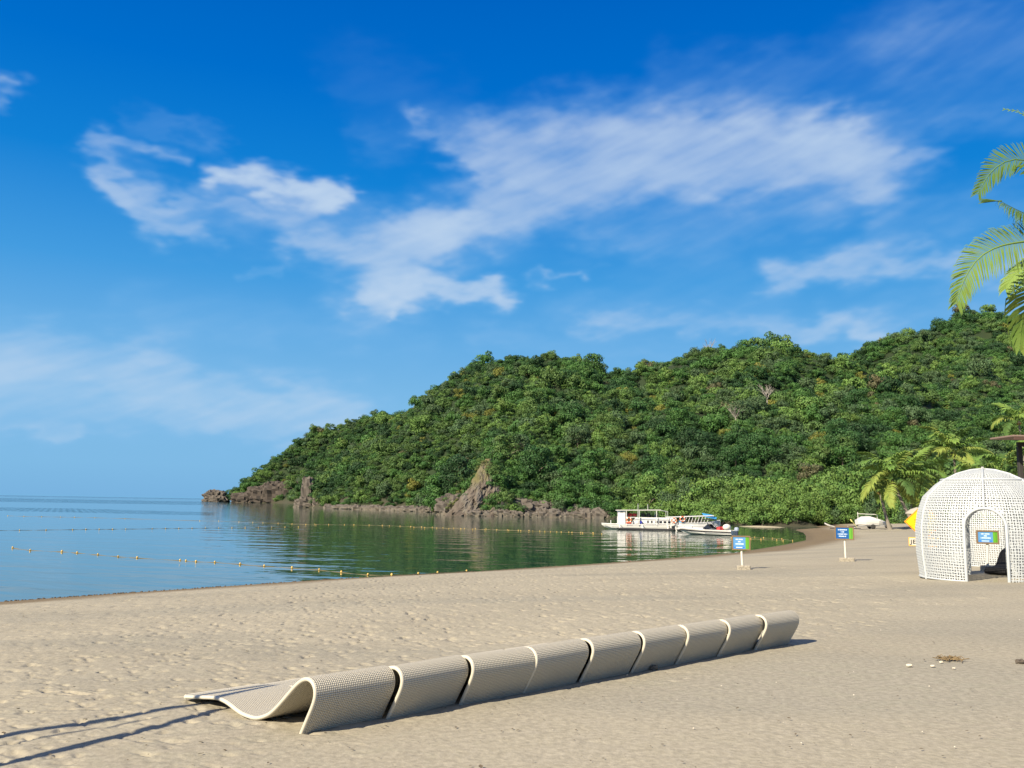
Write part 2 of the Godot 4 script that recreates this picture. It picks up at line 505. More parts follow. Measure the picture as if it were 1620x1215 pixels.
# ------------------------------------------------------------------ trees
func crown(s: int, clumps: int, leaves: int, leaf: float, flat: float, loose: float) -> ArrayMesh:
	# a crown about 1 m in radius standing on the origin: leaf clumps, each a shell of separate leaves
	var rng := RandomNumberGenerator.new()
	rng.seed = s
	var sh := Shape.new()
	for q in clumps:
		var an := rng.randf() * TAU
		var up := rng.randf_range(0.0, 1.0)
		var rr := sqrt(1.0 - up * up * 0.85) * rng.randf_range(0.45, 1.0) * (0.78 + loose * 0.25)
		var at := Vector3(cos(an) * rr, 0.25 + up * flat * rng.randf_range(0.8, 1.1), sin(an) * rr)
		var cr := rng.randf_range(0.26, 0.46)
		var tone := rng.randf_range(0.72, 1.3)
		var hue := rng.randf_range(-0.14, 0.14)
		for l in leaves:
			var d := Vector3(rng.randfn(), rng.randfn() * 0.8 + 0.35, rng.randfn()).normalized()
			var p := at + d * Vector3(cr, cr * 0.72, cr) * rng.randf_range(0.72, 1.08)
			var m := (d + Vector3(rng.randfn(), rng.randfn(), rng.randfn()) * 0.42).normalized()
			var u := m.cross(Vector3(rng.randfn(), rng.randfn(), rng.randfn())).normalized()
			var w := m.cross(u)
			var k := leaf * rng.randf_range(0.55, 1.35)
			var g := tone * rng.randf_range(0.82, 1.18)
			sh.col = Color(g * (1.0 + hue), g, g * (1.0 - hue * 0.6))
			var a := p - u * k
			var b := p - w * k * 0.55 + m * k * 0.12
			var c := p + u * k
			var e := p + w * k * 0.55 + m * k * 0.12
			var nn := (m + d * 0.5).normalized()
			for x in [a, c, b, a, e, c]:
				sh.put(x, nn)
	return sh.mesh()

func trunk_mesh(s: int) -> ArrayMesh:   # for a crown of 1 m radius: a tapered trunk with limbs
	var rng := RandomNumberGenerator.new()
	rng.seed = s
	var sh := Shape.new()
	var top := Vector3(rng.randf_range(-0.1, 0.1), 0.75, rng.randf_range(-0.1, 0.1))
	sh.tube([Vector3(0, -0.5, 0), Vector3(0.02, 0.1, 0.01), top * 0.6, top], [0.075, 0.055, 0.045, 0.03], 6, false)
	for i in 5:
		var an := TAU * i / 5.0 + rng.randf()
		var from := top * rng.randf_range(0.35, 0.9)
		var out := Vector3(cos(an), rng.randf_range(0.4, 1.0), sin(an)) * rng.randf_range(0.4, 0.65)
		sh.tube([from, from + out * 0.5 + Vector3(0, 0.05, 0), from + out], [0.03, 0.02, 0.008], 5, false)
	return sh.mesh()

func leaf_mat(key: String, c: Color) -> StandardMaterial3D:
	if mats.has(key):
		return mats[key]
	var m := mat(key, c, 0.62)
	m.vertex_color_use_as_albedo = true
	m.backlight_enabled = true
	m.backlight = Color(0.30, 0.36, 0.12)
	m.cull_mode = BaseMaterial3D.CULL_DISABLED
	m.metallic_specular = 0.35
	return m

# ------------------------------------------------------------------ palms
func leaflet(sh: Shape, at: Vector3, dir: Vector3, face_up: Vector3, length: float, width: float, droop: float, gravity := Vector3.DOWN) -> void:
	var side := dir.cross(face_up).normalized()
	var p0 := at
	var p1 := at + dir * length * 0.45 + gravity * droop * length * 0.12
	var p2 := at + dir * length * 0.8 + gravity * droop * length * 0.45
	var p3 := at + dir * length * 0.92 + gravity * droop * length * 0.95
	var w := width * 0.5
	sh.quad(p0 - side * w * 0.5, p0 + side * w * 0.5, p1 + side * w, p1 - side * w)
	sh.quad(p1 - side * w, p1 + side * w, p2 + side * w * 0.7, p2 - side * w * 0.7)
	sh.tri(p2 - side * w * 0.7, p2 + side * w * 0.7, p3)

func frond_along(pts: Array, plane_up: Vector3, count: int, leaflen: float, width: float, droop: float, vee: float, rng: RandomNumberGenerator, from := 0.16, tip := 0.5, sides := [-1.0, 1.0], fold := 0.0) -> Shape:
	# a feather palm leaf: a tapering midrib through pts with two ranks of leaflets
	var cv := Curve3D.new()
	for i in pts.size():
		var a: Vector3 = pts[maxi(i - 1, 0)]
		var b: Vector3 = pts[mini(i + 1, pts.size() - 1)]
		cv.add_point(pts[i], -(b - a) / 6.0, (b - a) / 6.0)
	var total := cv.get_baked_length()
	var sh := Shape.new()
	sh.col = Color(1.5, 1.35, 1.0)
	var rib := []
	var rad := []
	for i in 15:
		rib.append(cv.sample_baked(total * i / 14.0))
		rad.append(lerpf(0.035, 0.006, i / 14.0) * total / 4.0)
	sh.tube(rib, rad, 5, false)
	for s in sides:
		for i in count:
			var t := lerpf(from, 0.985, (i + rng.randf_range(-0.2, 0.2)) / (count - 1.0))
			t = clampf(t, 0.02, 0.99)
			var p := cv.sample_baked(total * t)
			var tang := (cv.sample_baked(minf(total * t + 0.05, total)) - cv.sample_baked(total * t - 0.05)).normalized()
			var side: Vector3 = tang.cross(plane_up).normalized() * s
			var nrm: Vector3 = side.cross(tang).normalized() * s
			var shape := sin(PI * clampf(0.18 + t * 0.82, 0, 1)) * (1.0 - tip) + tip * (1.0 - t * 0.45)
			var fw := lerpf(0.35, 1.5, t * t) + fold
			var d: Vector3 = (side + nrm * vee + tang * fw + Vector3(rng.randfn(), rng.randfn(), rng.randfn()) * 0.06).normalized()
			var g := rng.randf_range(0.8, 1.2)
			sh.col = Color(g * rng.randf_range(0.9, 1.15), g, g * 0.9)
			leaflet(sh, p, d, nrm, leaflen * shape * rng.randf_range(0.88, 1.08), width, droop * rng.randf_range(0.6, 1.3))
	return sh

func arch(length: float, rise: float, bend: float, n := 8) -> Array:   # a midrib that climbs and then bows over, along +x
	var p := Vector3.ZERO
	var out := [p]
	for i in n:
		var a := rise - bend * pow((i + 0.5) / n, 1.25)
		p += Vector3(cos(a), sin(a), 0) * length / n
		out.append(p)
	return out

func palm(label: String, group: String, base: Vector3, head: Vector3, size: float, fronds: int, meshes: Array, bark: Material, seed_: int, greens: Array) -> Node3D:
	var rng := RandomNumberGenerator.new()
	rng.seed = seed_
	var t := thing("coconut_palm", label, "palm tree", base, 0.0, group)
	var top := head - base
	var sh := Shape.new()
	var pts := []
	var rad := []
	for i in 13:
		var f := i / 12.0
		var lean := Vector3(top.x * pow(f, 0.8), top.y * f, top.z * pow(f, 0.8))
		pts.append(lean - Vector3(0, 0.3 if i == 0 else 0.0, 0))
		rad.append((0.20 - 0.09 * f + 0.14 * exp(-f * 14.0)) * (1.0 + 0.05 * (i % 2)))
	sh.tube(pts, rad, 9, false)
	obj("trunk", sh, bark, t)
	for i in fronds:
		var o := obj("frond", meshes[i % meshes.size()], greens[rng.randi() % greens.size()], t)
		o.position = top + Vector3(0, rng.randf_range(-0.15, 0.1), 0)
		var lay := float(i) / fronds   # young leaves stand up, old ones hang
		o.basis = Basis(Vector3.UP, i * 2.39996 + rng.randf() * 0.3) * Basis(Vector3.BACK, lerpf(0.95, -0.75, lay)) * Basis(Vector3.RIGHT, rng.randf_range(-0.5, 0.5))
		o.scale = Vector3.ONE * size * rng.randf_range(0.88, 1.08)
	var nut := Shape.new()
	nut.ball(Vector3.ZERO, Vector3(0.12, 0.15, 0.12), 8, 6)
	var nm := nut.mesh()
	for i in 6:
		var o := obj("coconut", nm, mat("coconut_husk", lin(0.20, 0.15, 0.035), 0.6), t)
		o.position = top + Vector3(cos(i * 1.1) * 0.2, -0.25 - 0.06 * (i % 3), sin(i * 1.1) * 0.2)
	return t

# ------------------------------------------------------------------ rock
func rock_mesh(s: int, half: Vector3, facets: float, strata: float, n := 22, square := 0.72) -> ArrayMesh:
	# a broken boulder: a rounded block cut by facets and cracks, flat shaded
	var cells := FastNoiseLite.new()
	cells.seed = s
	cells.noise_type = FastNoiseLite.TYPE_CELLULAR
	cells.cellular_return_type = FastNoiseLite.RETURN_CELL_VALUE
	cells.frequency = 1.0
	var soft := noise_of(s + 5, 0.9, 4)
	var tone := noise_of(s + 9, 1.6, 3)
	var rows := []
	var m := n * 2
	var big := maxf(half.x, half.y)
	for i in n + 1:
		var th := -PI / 2 + PI * i / n
		var ring := PackedVector3Array()
		for j in m:
			var ph := TAU * j / m
			var d := Vector3(cos(ph) * cos(th), sin(th), sin(ph) * cos(th))
			var e := Vector3(signf(d.x) * pow(absf(d.x), square), signf(d.y) * pow(absf(d.y), square * 1.08), signf(d.z) * pow(absf(d.z), square))
			var q := e * half / big * 3.0
			var k := 1.0 + facets * 0.32 * cells.get_noise_3d(q.x * 1.3 + s, q.y * (1.3 - strata), q.z * 1.3) + 0.30 * soft.get_noise_3d(q.x, q.y * (1.0 - strata * 0.6), q.z) + facets * 0.12 * cells.get_noise_3d(q.x * 3.1, q.y * (3.1 - strata * 2.0), q.z * 3.1 + s)
			ring.append(e * half * k)
		rows.append(ring)
	var sh := Shape.new()
	for i in n:
		for j in m:
			var k := (j + 1) % m
			var a: Vector3 = rows[i][j]
			var g := 0.85 + 0.5 * tone.get_noise_3d(a.x * 0.7, a.y * 0.35, a.z * 0.7) + 0.25 * tone.get_noise_3d(a.x * 3.0, a.y * 1.2, a.z * 3.0)
			sh.col = Color(g * 1.04, g, g * 0.96)
			if a.y < -half.y * 0.9 + 1.2:
				sh.col = sh.col.lerp(Color(1.25, 1.15, 0.98), 0.6)
			sh.face([a, rows[i][k], rows[i + 1][k]], Vector3.ZERO)
			sh.face([a, rows[i + 1][k], rows[i + 1][j]], Vector3.ZERO)
	return sh.mesh()

# ------------------------------------------------------------------ the place
func _ready() -> void:
	var cam := Camera3D.new()
	cam.name = "camera"
	cam.fov = 46.915
	cam.near = 0.1
	cam.far = 60000.0
	cam.position = Vector3(0, 2.9, 0)
	cam.basis = Basis(Vector3.RIGHT, deg_to_rad(7.647)) * Basis(Vector3.BACK, deg_to_rad(0.934))
	add_child(cam)
	cam.current = true
	var we := WorldEnvironment.new()
	we.name = "environment"
	var env := Environment.new()
	var ps := PanoramaSkyMaterial.new()
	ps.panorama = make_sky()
	var sky := Sky.new()
	sky.sky_material = ps
	env.sky = sky
	env.background_mode = Environment.BG_SKY
	env.background_energy_multiplier = 0.5
	env.tonemap_mode = Environment.TONE_MAPPER_LINEAR
	env.tonemap_exposure = 2.0
	env.sdfgi_enabled = true
	env.ssao_enabled = true
	env.ssil_enabled = true
	we.environment = env
	add_child(we)
	var sun := DirectionalLight3D.new()
	sun.name = "sun"
	sun.light_energy = 1.5
	sun.light_color = Color(1.0, 0.935, 0.82)
	sun.light_angular_distance = 0.5
	sun.shadow_enabled = true
	var el := deg_to_rad(35.0)
	var to_sun := Vector3(-0.69 * cos(el), sin(el), 0.72 * cos(el)).normalized()
	sun.basis = Basis.looking_at(-to_sun, Vector3.UP)
	add_child(sun)
	build_beach()
	build_water()
	build_hill()
	build_landmark_trees()
	build_rocks()
	build_palms()
	build_pavilion()
	build_loungers()
	build_dome()
	build_signs()
	build_boats()
	build_floats()
	build_poles()
	build_litter()

func row_side(x: float, deep: float) -> float:   # metres seaward of the line of loungers
	return (deep - 6.4) * 0.737 - (x + 1.42) * 0.676

func build_beach() -> void:
	var xs := steps(-58.0, 76.0, 0.031, -4.5, 4.5, 0.0115)
	var ds := steps(-30.0, 150.0, 0.027, 4.5, 8.0, 0.0115)
	var nx := xs.size()
	var nd := ds.size()
	var pos := PackedVector3Array()
	var col := PackedColorArray()
	var keep := PackedByteArray()
	pos.resize(nx * nd); col.resize(nx * nd); keep.resize(nx * nd)
	var prints := FastNoiseLite.new()
	prints.seed = 21; prints.noise_type = FastNoiseLite.TYPE_CELLULAR; prints.frequency = 1.0
	prints.cellular_return_type = FastNoiseLite.RETURN_DISTANCE
	prints.cellular_jitter = 1.0
	var which := prints.duplicate() as FastNoiseLite
	which.cellular_return_type = FastNoiseLite.RETURN_CELL_VALUE
	var warp := noise_of(22, 1.3, 2)
	var lumps := noise_of(23, 1.1, 5)
	var wide := noise_of(24, 0.10, 3)
	var patch := noise_of(25, 0.16, 4)
	for j in nd:
		var deep := ds[j]
		for i in nx:
			var x := xs[i]
			var k := j * nx + i
			var d := inland(Vector2(x, deep))
			var y := beach(d)
			keep[k] = 1 if d > -4.0 and not (deep > 120 and x > 62) else 0
			var tone := 1.0
			if d > -0.5:
				var dry := smoothstep(2.6, 5.4, d + patch.get_noise_2d(x * 2.0, deep * 2.0) * 0.8)
				if deep < 60.0 and deep > 2.0:
					var s := row_side(x, deep) + wide.get_noise_2d(x * 3.0, deep * 3.0) * 1.5
					var trod := lerpf(0.05, 1.0, smoothstep(-0.8, 0.9, s)) * dry * (1.0 - smoothstep(4.0, 16.0, x + wide.get_noise_2d(x, deep) * 6.0) * 0.72)
					if x < -1.2 and s < 0.0:
						trod = maxf(trod, 0.55 * smoothstep(-1.0, -2.4, x))
					var wx := x + warp.get_noise_2d(x, deep) * 0.12
					var wd := deep + warp.get_noise_2d(x + 50.0, deep) * 0.12
					var c1 := (prints.get_noise_2d(wx * 2.3, wd * 2.9) + 1.0)
					var c2 := (prints.get_noise_2d(wx * 3.9 + 31.0, wd * 4.4 + 7.0) + 1.0)
					var c3 := (prints.get_noise_2d(wx * 6.3 + 11.0, wd * 8.5 + 3.0) + 1.0)
					var v1 := which.get_noise_2d(wx * 2.3, wd * 2.9)
					var v2 := which.get_noise_2d(wx * 3.9 + 31.0, wd * 4.4 + 7.0)
					var v3 := which.get_noise_2d(wx * 6.3 + 11.0, wd * 8.5 + 3.0)
					var dip := -0.012 * maxf(v1 + 0.2, 0) * smoothstep(0.38, 0.22, c1) - 0.050 * maxf(v2, 0) * smoothstep(0.36, 0.24, c2)
					dip += 0.006 * smoothstep(0.25, 0.48, c1) - 0.095 * maxf(v3 - 0.10, 0) * smoothstep(0.36, 0.24, c3)
					y += trod * (dip + 0.012 * lumps.get_noise_2d(x, deep)) + 0.003 * lumps.get_noise_2d(x * 3.0 + 9.0, deep * 3.0)
				y += (wide.get_noise_2d(x, deep)) * 0.035 * smoothstep(0.0, 8.0, d)
				var g := patch.get_noise_2d(x * 0.35, deep)
				tone = 1.0 + 0.10 * patch.get_noise_2d(x, deep * 1.5 + 40.0)
				var wet := 1.0 - smoothstep(0.15, 1.1, d + patch.get_noise_2d(x * 3.0, deep * 3.0) * 0.35)
				col[k] = Color(0.404, 0.377, 0.309).lerp(Color(0.358, 0.340, 0.286), smoothstep(0.02, 0.42, g + 0.16 * smoothstep(0.5, -2.0, row_side(x, deep)))) * tone
				col[k] = col[k].lerp(Color(0.205, 0.160, 0.105), (1.0 - dry) * 0.92)
				col[k] = col[k].lerp(Color(0.17, 0.14, 0.10), wet * 0.8)
				col[k].a = 1.0
			else:
				col[k] = Color(0.16, 0.14, 0.10)
			pos[k] = Vector3(x, y, -deep)
	var m := mat("sand", Color.WHITE, 0.95)
	m.vertex_color_use_as_albedo = true
	m.albedo_texture = grain_texture(1024, 31, 0.16, 0.010)
	m.uv1_triplanar = true
	m.uv1_world_triplanar = true
	m.uv1_scale = Vector3.ONE / 1.7
	m.metallic_specular = 0.2
	m.heightmap_enabled = true
	m.heightmap_texture = noise_tex(32, 1024, 0.03, 6, 0.0, 1.0)
	m.heightmap_scale = 0.3
	var o := obj("beach", grid_mesh(pos, col, nx, nd, keep), m)
	tag(o, "pale trodden sand beach curving round the cove", "beach", "", "structure")
	# the low sand bar before the mangroves
	var sb := Shape.new()
	var rows := []
	for i in 25:
		var f := i / 24.0
		var c := Vector2(33.0, 133.5).lerp(Vector2(41.0, 129.5), f)
		var row := PackedVector3Array()
		for j in 9:
			var g := j / 8.0 * 2.0 - 1.0
			row.append(P(c.x + g * 0.4, c.y + g * 1.9 * sin(PI * clampf(f, 0.02, 0.98)), -0.1 + 0.26 * (1.0 - g * g) * sin(PI * f)))
		rows.append(row)
	sb.sheet(rows, false, true)
	tag(obj("sand_bar", sb, mat("bar_sand", lin(0.36, 0.32, 0.22), 0.9)), "narrow pale sand bar in the water before the mangroves", "sand bar", "", "structure")

func build_water() -> void:
	var xs := steps(-6000.0, 6000.0, 0.9, -40.0, 40.0, 0.06)
	var ds := steps(-200.0, 6000.0, 0.55, 16.0, 120.0, 0.035)
	var nx := xs.size()
	var nd := ds.size()
	var swell := noise_of(41, 0.11, 2)
	var gusts := noise_of(42, 0.012, 3)
	var pos := PackedVector3Array()
	var col := PackedColorArray()
	var keep := PackedByteArray()
	var keep2 := PackedByteArray()
	pos.resize(nx * nd); col.resize(nx * nd); keep.resize(nx * nd); keep2.resize(nx * nd)
	for j in nd:
		for i in nx:
			var k := j * nx + i
			var deep := ds[j]
			var x := xs[i]
			var a := 0.005 * (1.0 - smoothstep(90.0, 300.0, deep)) * smoothstep(140.0, 60.0, absf(x))
			pos[k] = Vector3(x, a * swell.get_noise_2d(x * 0.75, deep * 1.7), -deep)
			col[k] = Color.WHITE
			var land := Geometry2D.is_point_in_polygon(Vector2(x, deep), shore)
			if not land and deep < 160.0 and absf(x) < 80.0:
				land = inland(Vector2(x, deep)) > 6.0
			keep[k] = 0 if land else 1
	var m := mat("sea_water", lin(0.012, 0.050, 0.036), 0.04)
	m.metallic_specular = 0.5
	m.normal_enabled = true
	m.normal_texture = ripple_normals(384, 34, 5, 3.0, 44.0, 0.016)
	m.normal_scale = 1.0
	m.uv1_triplanar = true
	m.uv1_world_triplanar = true
	m.uv1_scale = Vector3(1 / 17.0, 1 / 17.0, 1 / 17.0)
	# where the breeze touches: rougher, so it mirrors higher, deeper blue sky
	var rough := m.duplicate() as StandardMaterial3D
	rough.resource_name = "breezy_water"
	rough.normal_texture = ripple_normals(384, 34, 6, 5.0, 60.0, 0.30)
	var calm := PackedByteArray()
	var windy := PackedByteArray()
	calm.resize(nx * nd); windy.resize(nx * nd)
	for j in nd:
		for i in nx:
			var k := j * nx + i
			if not keep[k]:
				continue
			var g := gusts.get_noise_2d(xs[i] * 0.35, ds[j] * 0.8)
			var e := ds[j] * (1.0 + 0.14 * g) + 0.10 * xs[i] * (1.0 if ds[j] > 100 else 0.0)
			var b := false
			if xs[i] < -0.34 * ds[j]:
				b = (e > 150.0 and e < 188.0) or (e > 330.0 and e < 640.0) or e > 1500.0 and e < 2600.0
			calm[k] = 0 if b else 1
			windy[k] = 1 if b else 0
	var cells := [PackedInt32Array(), PackedInt32Array()]
	for j in nd - 1:
		for i in nx - 1:
			var k := j * nx + i
			if keep[k] or keep[k + 1] or keep[k + nx] or keep[k + nx + 1]:
				cells[1 if windy[k] else 0].append_array([k, k + nx, k + 1, k + 1, k + nx, k + nx + 1])
	var whole := grid_mesh(pos, col, nx, nd, keep).surface_get_arrays(0)
	var wm := ArrayMesh.new()
	for n in 2:
		whole[Mesh.ARRAY_INDEX] = cells[n]
		wm.add_surface_from_arrays(Mesh.PRIMITIVE_TRIANGLES, whole)
		wm.surface_set_material(n, m if n == 0 else rough)
	var o := obj("water", wm, null)
	tag(o, "calm blue sea that mirrors the green headland", "sea", "", "structure")

var forest_greens := [Color(0.023, 0.062, 0.022), Color(0.035, 0.092, 0.027), Color(0.055, 0.134, 0.032), Color(0.076, 0.142, 0.038), Color(0.060, 0.110, 0.047), Color(0.104, 0.190, 0.044), Color(0.160, 0.175, 0.036), Color(0.105, 0.105, 0.055)]

func build_hill() -> void:
	var noise := noise_of(51, 0.019, 3)
	noise.fractal_type = FastNoiseLite.FRACTAL_RIDGED
	hill_h.resize(hill_nx * hill_nd)
	var pos := PackedVector3Array()
	var col := PackedColorArray()
	var keep := PackedByteArray()
	pos.resize(hill_nx * hill_nd); col.resize(pos.size()); keep.resize(pos.size())
	var tint := noise_of(52, 0.05, 3)
	for j in hill_nd:
		for i in hill_nx:
			var k := j * hill_nx + i
			var p := Vector2(hill_x0 + i * hill_step, hill_d0 + j * hill_step)
			var h := hill_raw(p, noise)
			hill_h[k] = h
			pos[k] = Vector3(p.x, h, -p.y)
			keep[k] = 1 if h > -0.5 else 0
			var g := 1.0 + 0.5 * tint.get_noise_2d(p.x, p.y)
			col[k] = Color(0.016 * g, 0.032 * g, 0.010 * g)
			if Vector2(p.x + 5.0, p.y - 195.0).length() < 8.5:
				col[k] = Color(0.135 * g, 0.118 * g, 0.085 * g)
			elif h < 3.5:
				col[k] = col[k].lerp(Color(0.052, 0.045, 0.034), 0.7)
	var m := mat("undergrowth", Color.WHITE, 0.95)
	m.vertex_color_use_as_albedo = true
	tag(obj("hillside", grid_mesh(pos, col, hill_nx, hill_nd, keep), m), "steep wooded headland that closes the cove", "hill", "", "structure")
	# where trees stand
	var rng := RandomNumberGenerator.new()
	rng.seed = 77
	var spots := []
	var clump := noise_of(53, 0.020, 3)
	var warm := noise_of(54, 0.045, 2)
	var deep := 100.0
	while deep < 720.0:
		var st := 3.4 if deep < 170.0 else (3.7 if deep < 330.0 else 4.2)
		var x := -230.0 - rng.randf() * st
		while x < 150.0 + deep * 0.45:
			x += st
			var px := x + rng.randf_range(-0.45, 0.45) * st
			var pd := deep + rng.randf_range(-0.45, 0.45) * st
			var r1 := rng.randf()
			var r2 := rng.randf()
			var r3 := rng.randf()
			if absf(px) > pd * 0.70 + 8.0 or not Geometry2D.is_point_in_polygon(Vector2(px, pd), shore):
				continue
			var h := hill(px, pd)
			if h < 0.75:
				continue
			# the bare rock of the spur and of the far point
			var bare := false
			for b in [[-5.0, 199.0, 2.0], [-5.4, 194.0, 3.2], [-6.5, 190.0, 5.0], [-165.0, 624.0, 8.0], [-176.0, 626.0, 8.0], [-154.0, 623.0, 8.0], [-73.0, 323.0, 3.6]]:
				if Vector2(px - b[0], pd - b[1]).length() < b[2]:
					bare = true
			if bare:
				continue
			var sc := lerpf(1.7, 4.4, pow(r1, 2.6)) * lerpf(0.85, 1.2, clump.get_noise_2d(px, pd) + 0.5)
			if pd > 500.0:
				sc *= 1.2
			spots.append([px, pd, h, sc, r2, r3])
		deep += st
	# a row of trees along the water's edge
	for q in range(9, 25):
		var a := shore[q]
		var b := shore[q + 1]
		var len_ := a.distance_to(b)
		var inward := Vector2(-(b - a).y, (b - a).x).normalized()
		var rocky := a.x < 20.0
		var m_ := int(len_ / 2.3)
		for i in m_:
			var s := a.lerp(b, (i + rng.randf()) / m_) + inward * ((rng.randf_range(2.5, 4.0) if a.x > -21.0 else rng.randf_range(-0.5, 2.5)) if rocky else rng.randf_range(-0.3, 2.0))
			spots.append([s.x, s.y, maxf(hill(s.x, s.y), 0.25), (rng.randf_range(1.1, 1.9) if a.x > -21.0 else rng.randf_range(1.8, 3.0)) if rocky else rng.randf_range(1.7, 2.9), rng.randf(), rng.randf() * 0.9])
	# leave out those that nearer land hides
	spots.sort_custom(func(a, b): return a[1] < b[1])
	var sky := PackedFloat32Array()
	sky.resize(400)
	sky.fill(-1.0)
	var seen := []
	for s in spots:
		var bin := clampi(int((atan2(s[0], s[1]) + 0.8) / 1.6 * 400.0), 0, 399)
		var dist := Vector2(s[0], s[1]).length()
		var top: float = (s[2] + s[3] * 1.7 - 2.9) / dist
		var low: float = (s[2] + s[3] * 0.5 - 2.9) / dist
		if top > sky[bin] - 0.012:
			seen.append(s)
		sky[bin] = maxf(sky[bin], low)
	var shapes := []
	shapes.append(crown(101, 18, 100, 0.070, 0.95, 0.3))
	shapes.append(crown(102, 24, 80, 0.068, 0.70, 0.7))
	shapes.append(crown(103, 15, 120, 0.072, 1.35, 0.15))
	shapes.append(crown(104, 28, 70, 0.065, 0.50, 0.95))
	shapes.append(crown(105, 21, 90, 0.069, 0.85, 0.75))
	shapes.append(crown(106, 13, 130, 0.068, 1.1, 0.4))
	var fine := []
	fine.append(crown(111, 26, 150, 0.048, 1.0, 0.3))
	fine.append(crown(112, 34, 120, 0.046, 0.75, 0.65))
	fine.append(crown(113, 24, 170, 0.050, 1.25, 0.2))
	fine.append(crown(114, 30, 130, 0.047, 0.9, 0.5))
	var stems := [trunk_mesh(121), trunk_mesh(122), trunk_mesh(123)]
	seen.sort_custom(func(a, b): return a[3] / a[1] > b[3] / b[1])
	var many: Array = [[], [], [], [], [], []]
	var bark := mat("grey_bark", lin(0.16, 0.135, 0.105), 0.9)
	for n in seen.size():
		var s: Array = seen[n]
		var bank: bool = s[1] < 182.0 and s[0] > 24.0 and s[2] < 9.0
		var t: float = clump.get_noise_2d(s[0] * 1.7 + 300.0, s[1] * 1.7) * 0.9 + 0.5 + (s[4] - 0.5) * 0.55
		var ci := clampi(int(t * 5.6), 0, 5)
		if bank:
			ci = 5 if s[4] < 0.6 else clampi(ci + 2, 2, 5)
		if s[5] > 0.988 and not bank:
			ci = 7
		elif warm.get_noise_2d(s[0], s[1]) > 0.25 and s[5] < 0.16 and not bank:
			ci = 6
			s[3] *= 0.75
		var at := P(s[0], s[1], s[2] - 0.35)
		var turn: float = s[5] * TAU
		if n < 280:
			var what := "tree"
			var where: String
			if bank:
				what = "mangrove"
				where = "behind the speedboat" if s[0] < 40.0 else "behind the beached boats"
			elif s[0] > 60.0:
				where = "on the slope behind the dome"
			elif s[0] > 34.0:
				where = "above the inlet mangroves"
			elif s[0] > 8.0:
				where = "behind the anchored ferry"
			else:
				where = "on the rocky spur"
			var look: String = ["dark green", "deep green", "mid green", "olive green", "grey green", "bright green", "yellowing", "dull brown green"][ci]
			var form: String = ["round crowned", "spreading", "tall domed", "loose crowned"][n % 4]
			var o := thing("mangrove_tree" if bank else "hill_tree", "%s %s %s %s" % [look, form, what, where], "tree", at, turn, "trees %s" % where)
			for q in 3:   # bushes under it
				var off: Vector3 = Vector3(cos(s[5] * 40.0 + q * 2.1), 0, sin(s[5] * 40.0 + q * 2.1)) * s[3] * 0.8
				var bs: float = s[3] * (0.42 + 0.12 * q)
				var gy := hill(at.x + off.x, -at.z - off.z)
				if gy > 0.3:
					many[(n + q) % 6].append([Transform3D(Basis(Vector3.UP, q * 1.3 + n).scaled(Vector3(bs, bs * 0.9, bs)), Vector3(at.x + off.x, gy - 0.2, at.z + off.z)), forest_greens[clampi(ci + q % 2, 0, 5)]])
			var c := obj("crown", fine[n % 4], leaf_mat("leaf_%d" % ci, forest_greens[ci].linear_to_srgb()), o)
			c.scale = Vector3(s[3], s[3] * (1.05 if not bank else 1.25), s[3])
			c.position.y = (0.0 if bank else 0.2) * s[3]
			var k := obj("trunk", stems[n % 3], bark, o)
			k.scale = Vector3.ONE * s[3]
		else:
			var b := Basis(Vector3.UP, turn).scaled(Vector3(s[3], s[3] * lerpf(0.9, 1.25, s[4]), s[3]))
			var g := 0.85 + 0.3 * fposmod(s[4] * 7.0, 1.0)
			many[n % 6].append([Transform3D(b, at + Vector3(0, 0.1, 0)), Color(forest_greens[ci].r * g, forest_greens[ci].g * g, forest_greens[ci].b * g)])
	var ordinals := ["first", "second", "third", "fourth", "fifth", "sixth", "seventh", "eighth", "ninth", "tenth", "eleventh", "twelfth", "thirteenth", "fourteenth", "fifteenth", "sixteenth", "seventeenth", "eighteenth", "nineteenth", "twentieth"]
	for tens in ["twenty", "thirty", "forty", "fifty"]:
		for u in 9:
			ordinals.append("%s-%s" % [tens, ordinals[u]])
		ordinals.append({"twenty": "thirtieth", "thirty": "fortieth", "forty": "fiftieth", "fifty": "sixtieth"}[tens])
	var alike := {}
	for o in get_children():
		if o.has_meta("category") and o.get_meta("category") == "tree":
			var l: String = o.get_meta("label")
			if not alike.has(l):
				alike[l] = []
			alike[l].append(o)
	for l in alike:
		var a: Array = alike[l]
		a.sort_custom(func(p, q): return p.position.x / -p.position.z < q.position.x / -q.position.z)
		for i in a.size():
			if a.size() > 1:
				a[i].set_meta("label", "%s, %s of %d" % [l, "leftmost" if i == 0 else ("rightmost" if i == a.size() - 1 else "%s from left" % ordinals[mini(i, ordinals.size() - 1)]), a.size()])
	# brush between the trees
	for n in seen.size():
		var s: Array = seen[n]
		for q in (4 if s[0] < 5.0 and s[1] < 460.0 else 2):
			var x: float = s[0] + rng.randf_range(-2.5, 2.5)
			var dd: float = s[1] + rng.randf_range(-3.0, 1.5)
			var gy := hill(x, dd)
			if gy < 0.5:
				continue
			var grassy := Vector2(x + 13.0, dd - 201.0).length() < 8.0
			var bs := rng.randf_range(0.9, 1.9) * (0.75 if grassy else 1.0)
			var g := rng.randf_range(0.8, 1.15)
			var c: Color = Color(0.105, 0.115, 0.042) if grassy else forest_greens[rng.randi() % 6]
			many[rng.randi() % 6].append([Transform3D(Basis(Vector3.UP, rng.randf() * TAU).scaled(Vector3(bs, bs * rng.randf_range(0.7, 1.2), bs)), P(x, dd, gy - 0.3)), Color(c.r * g, c.g * g, c.b * g)])
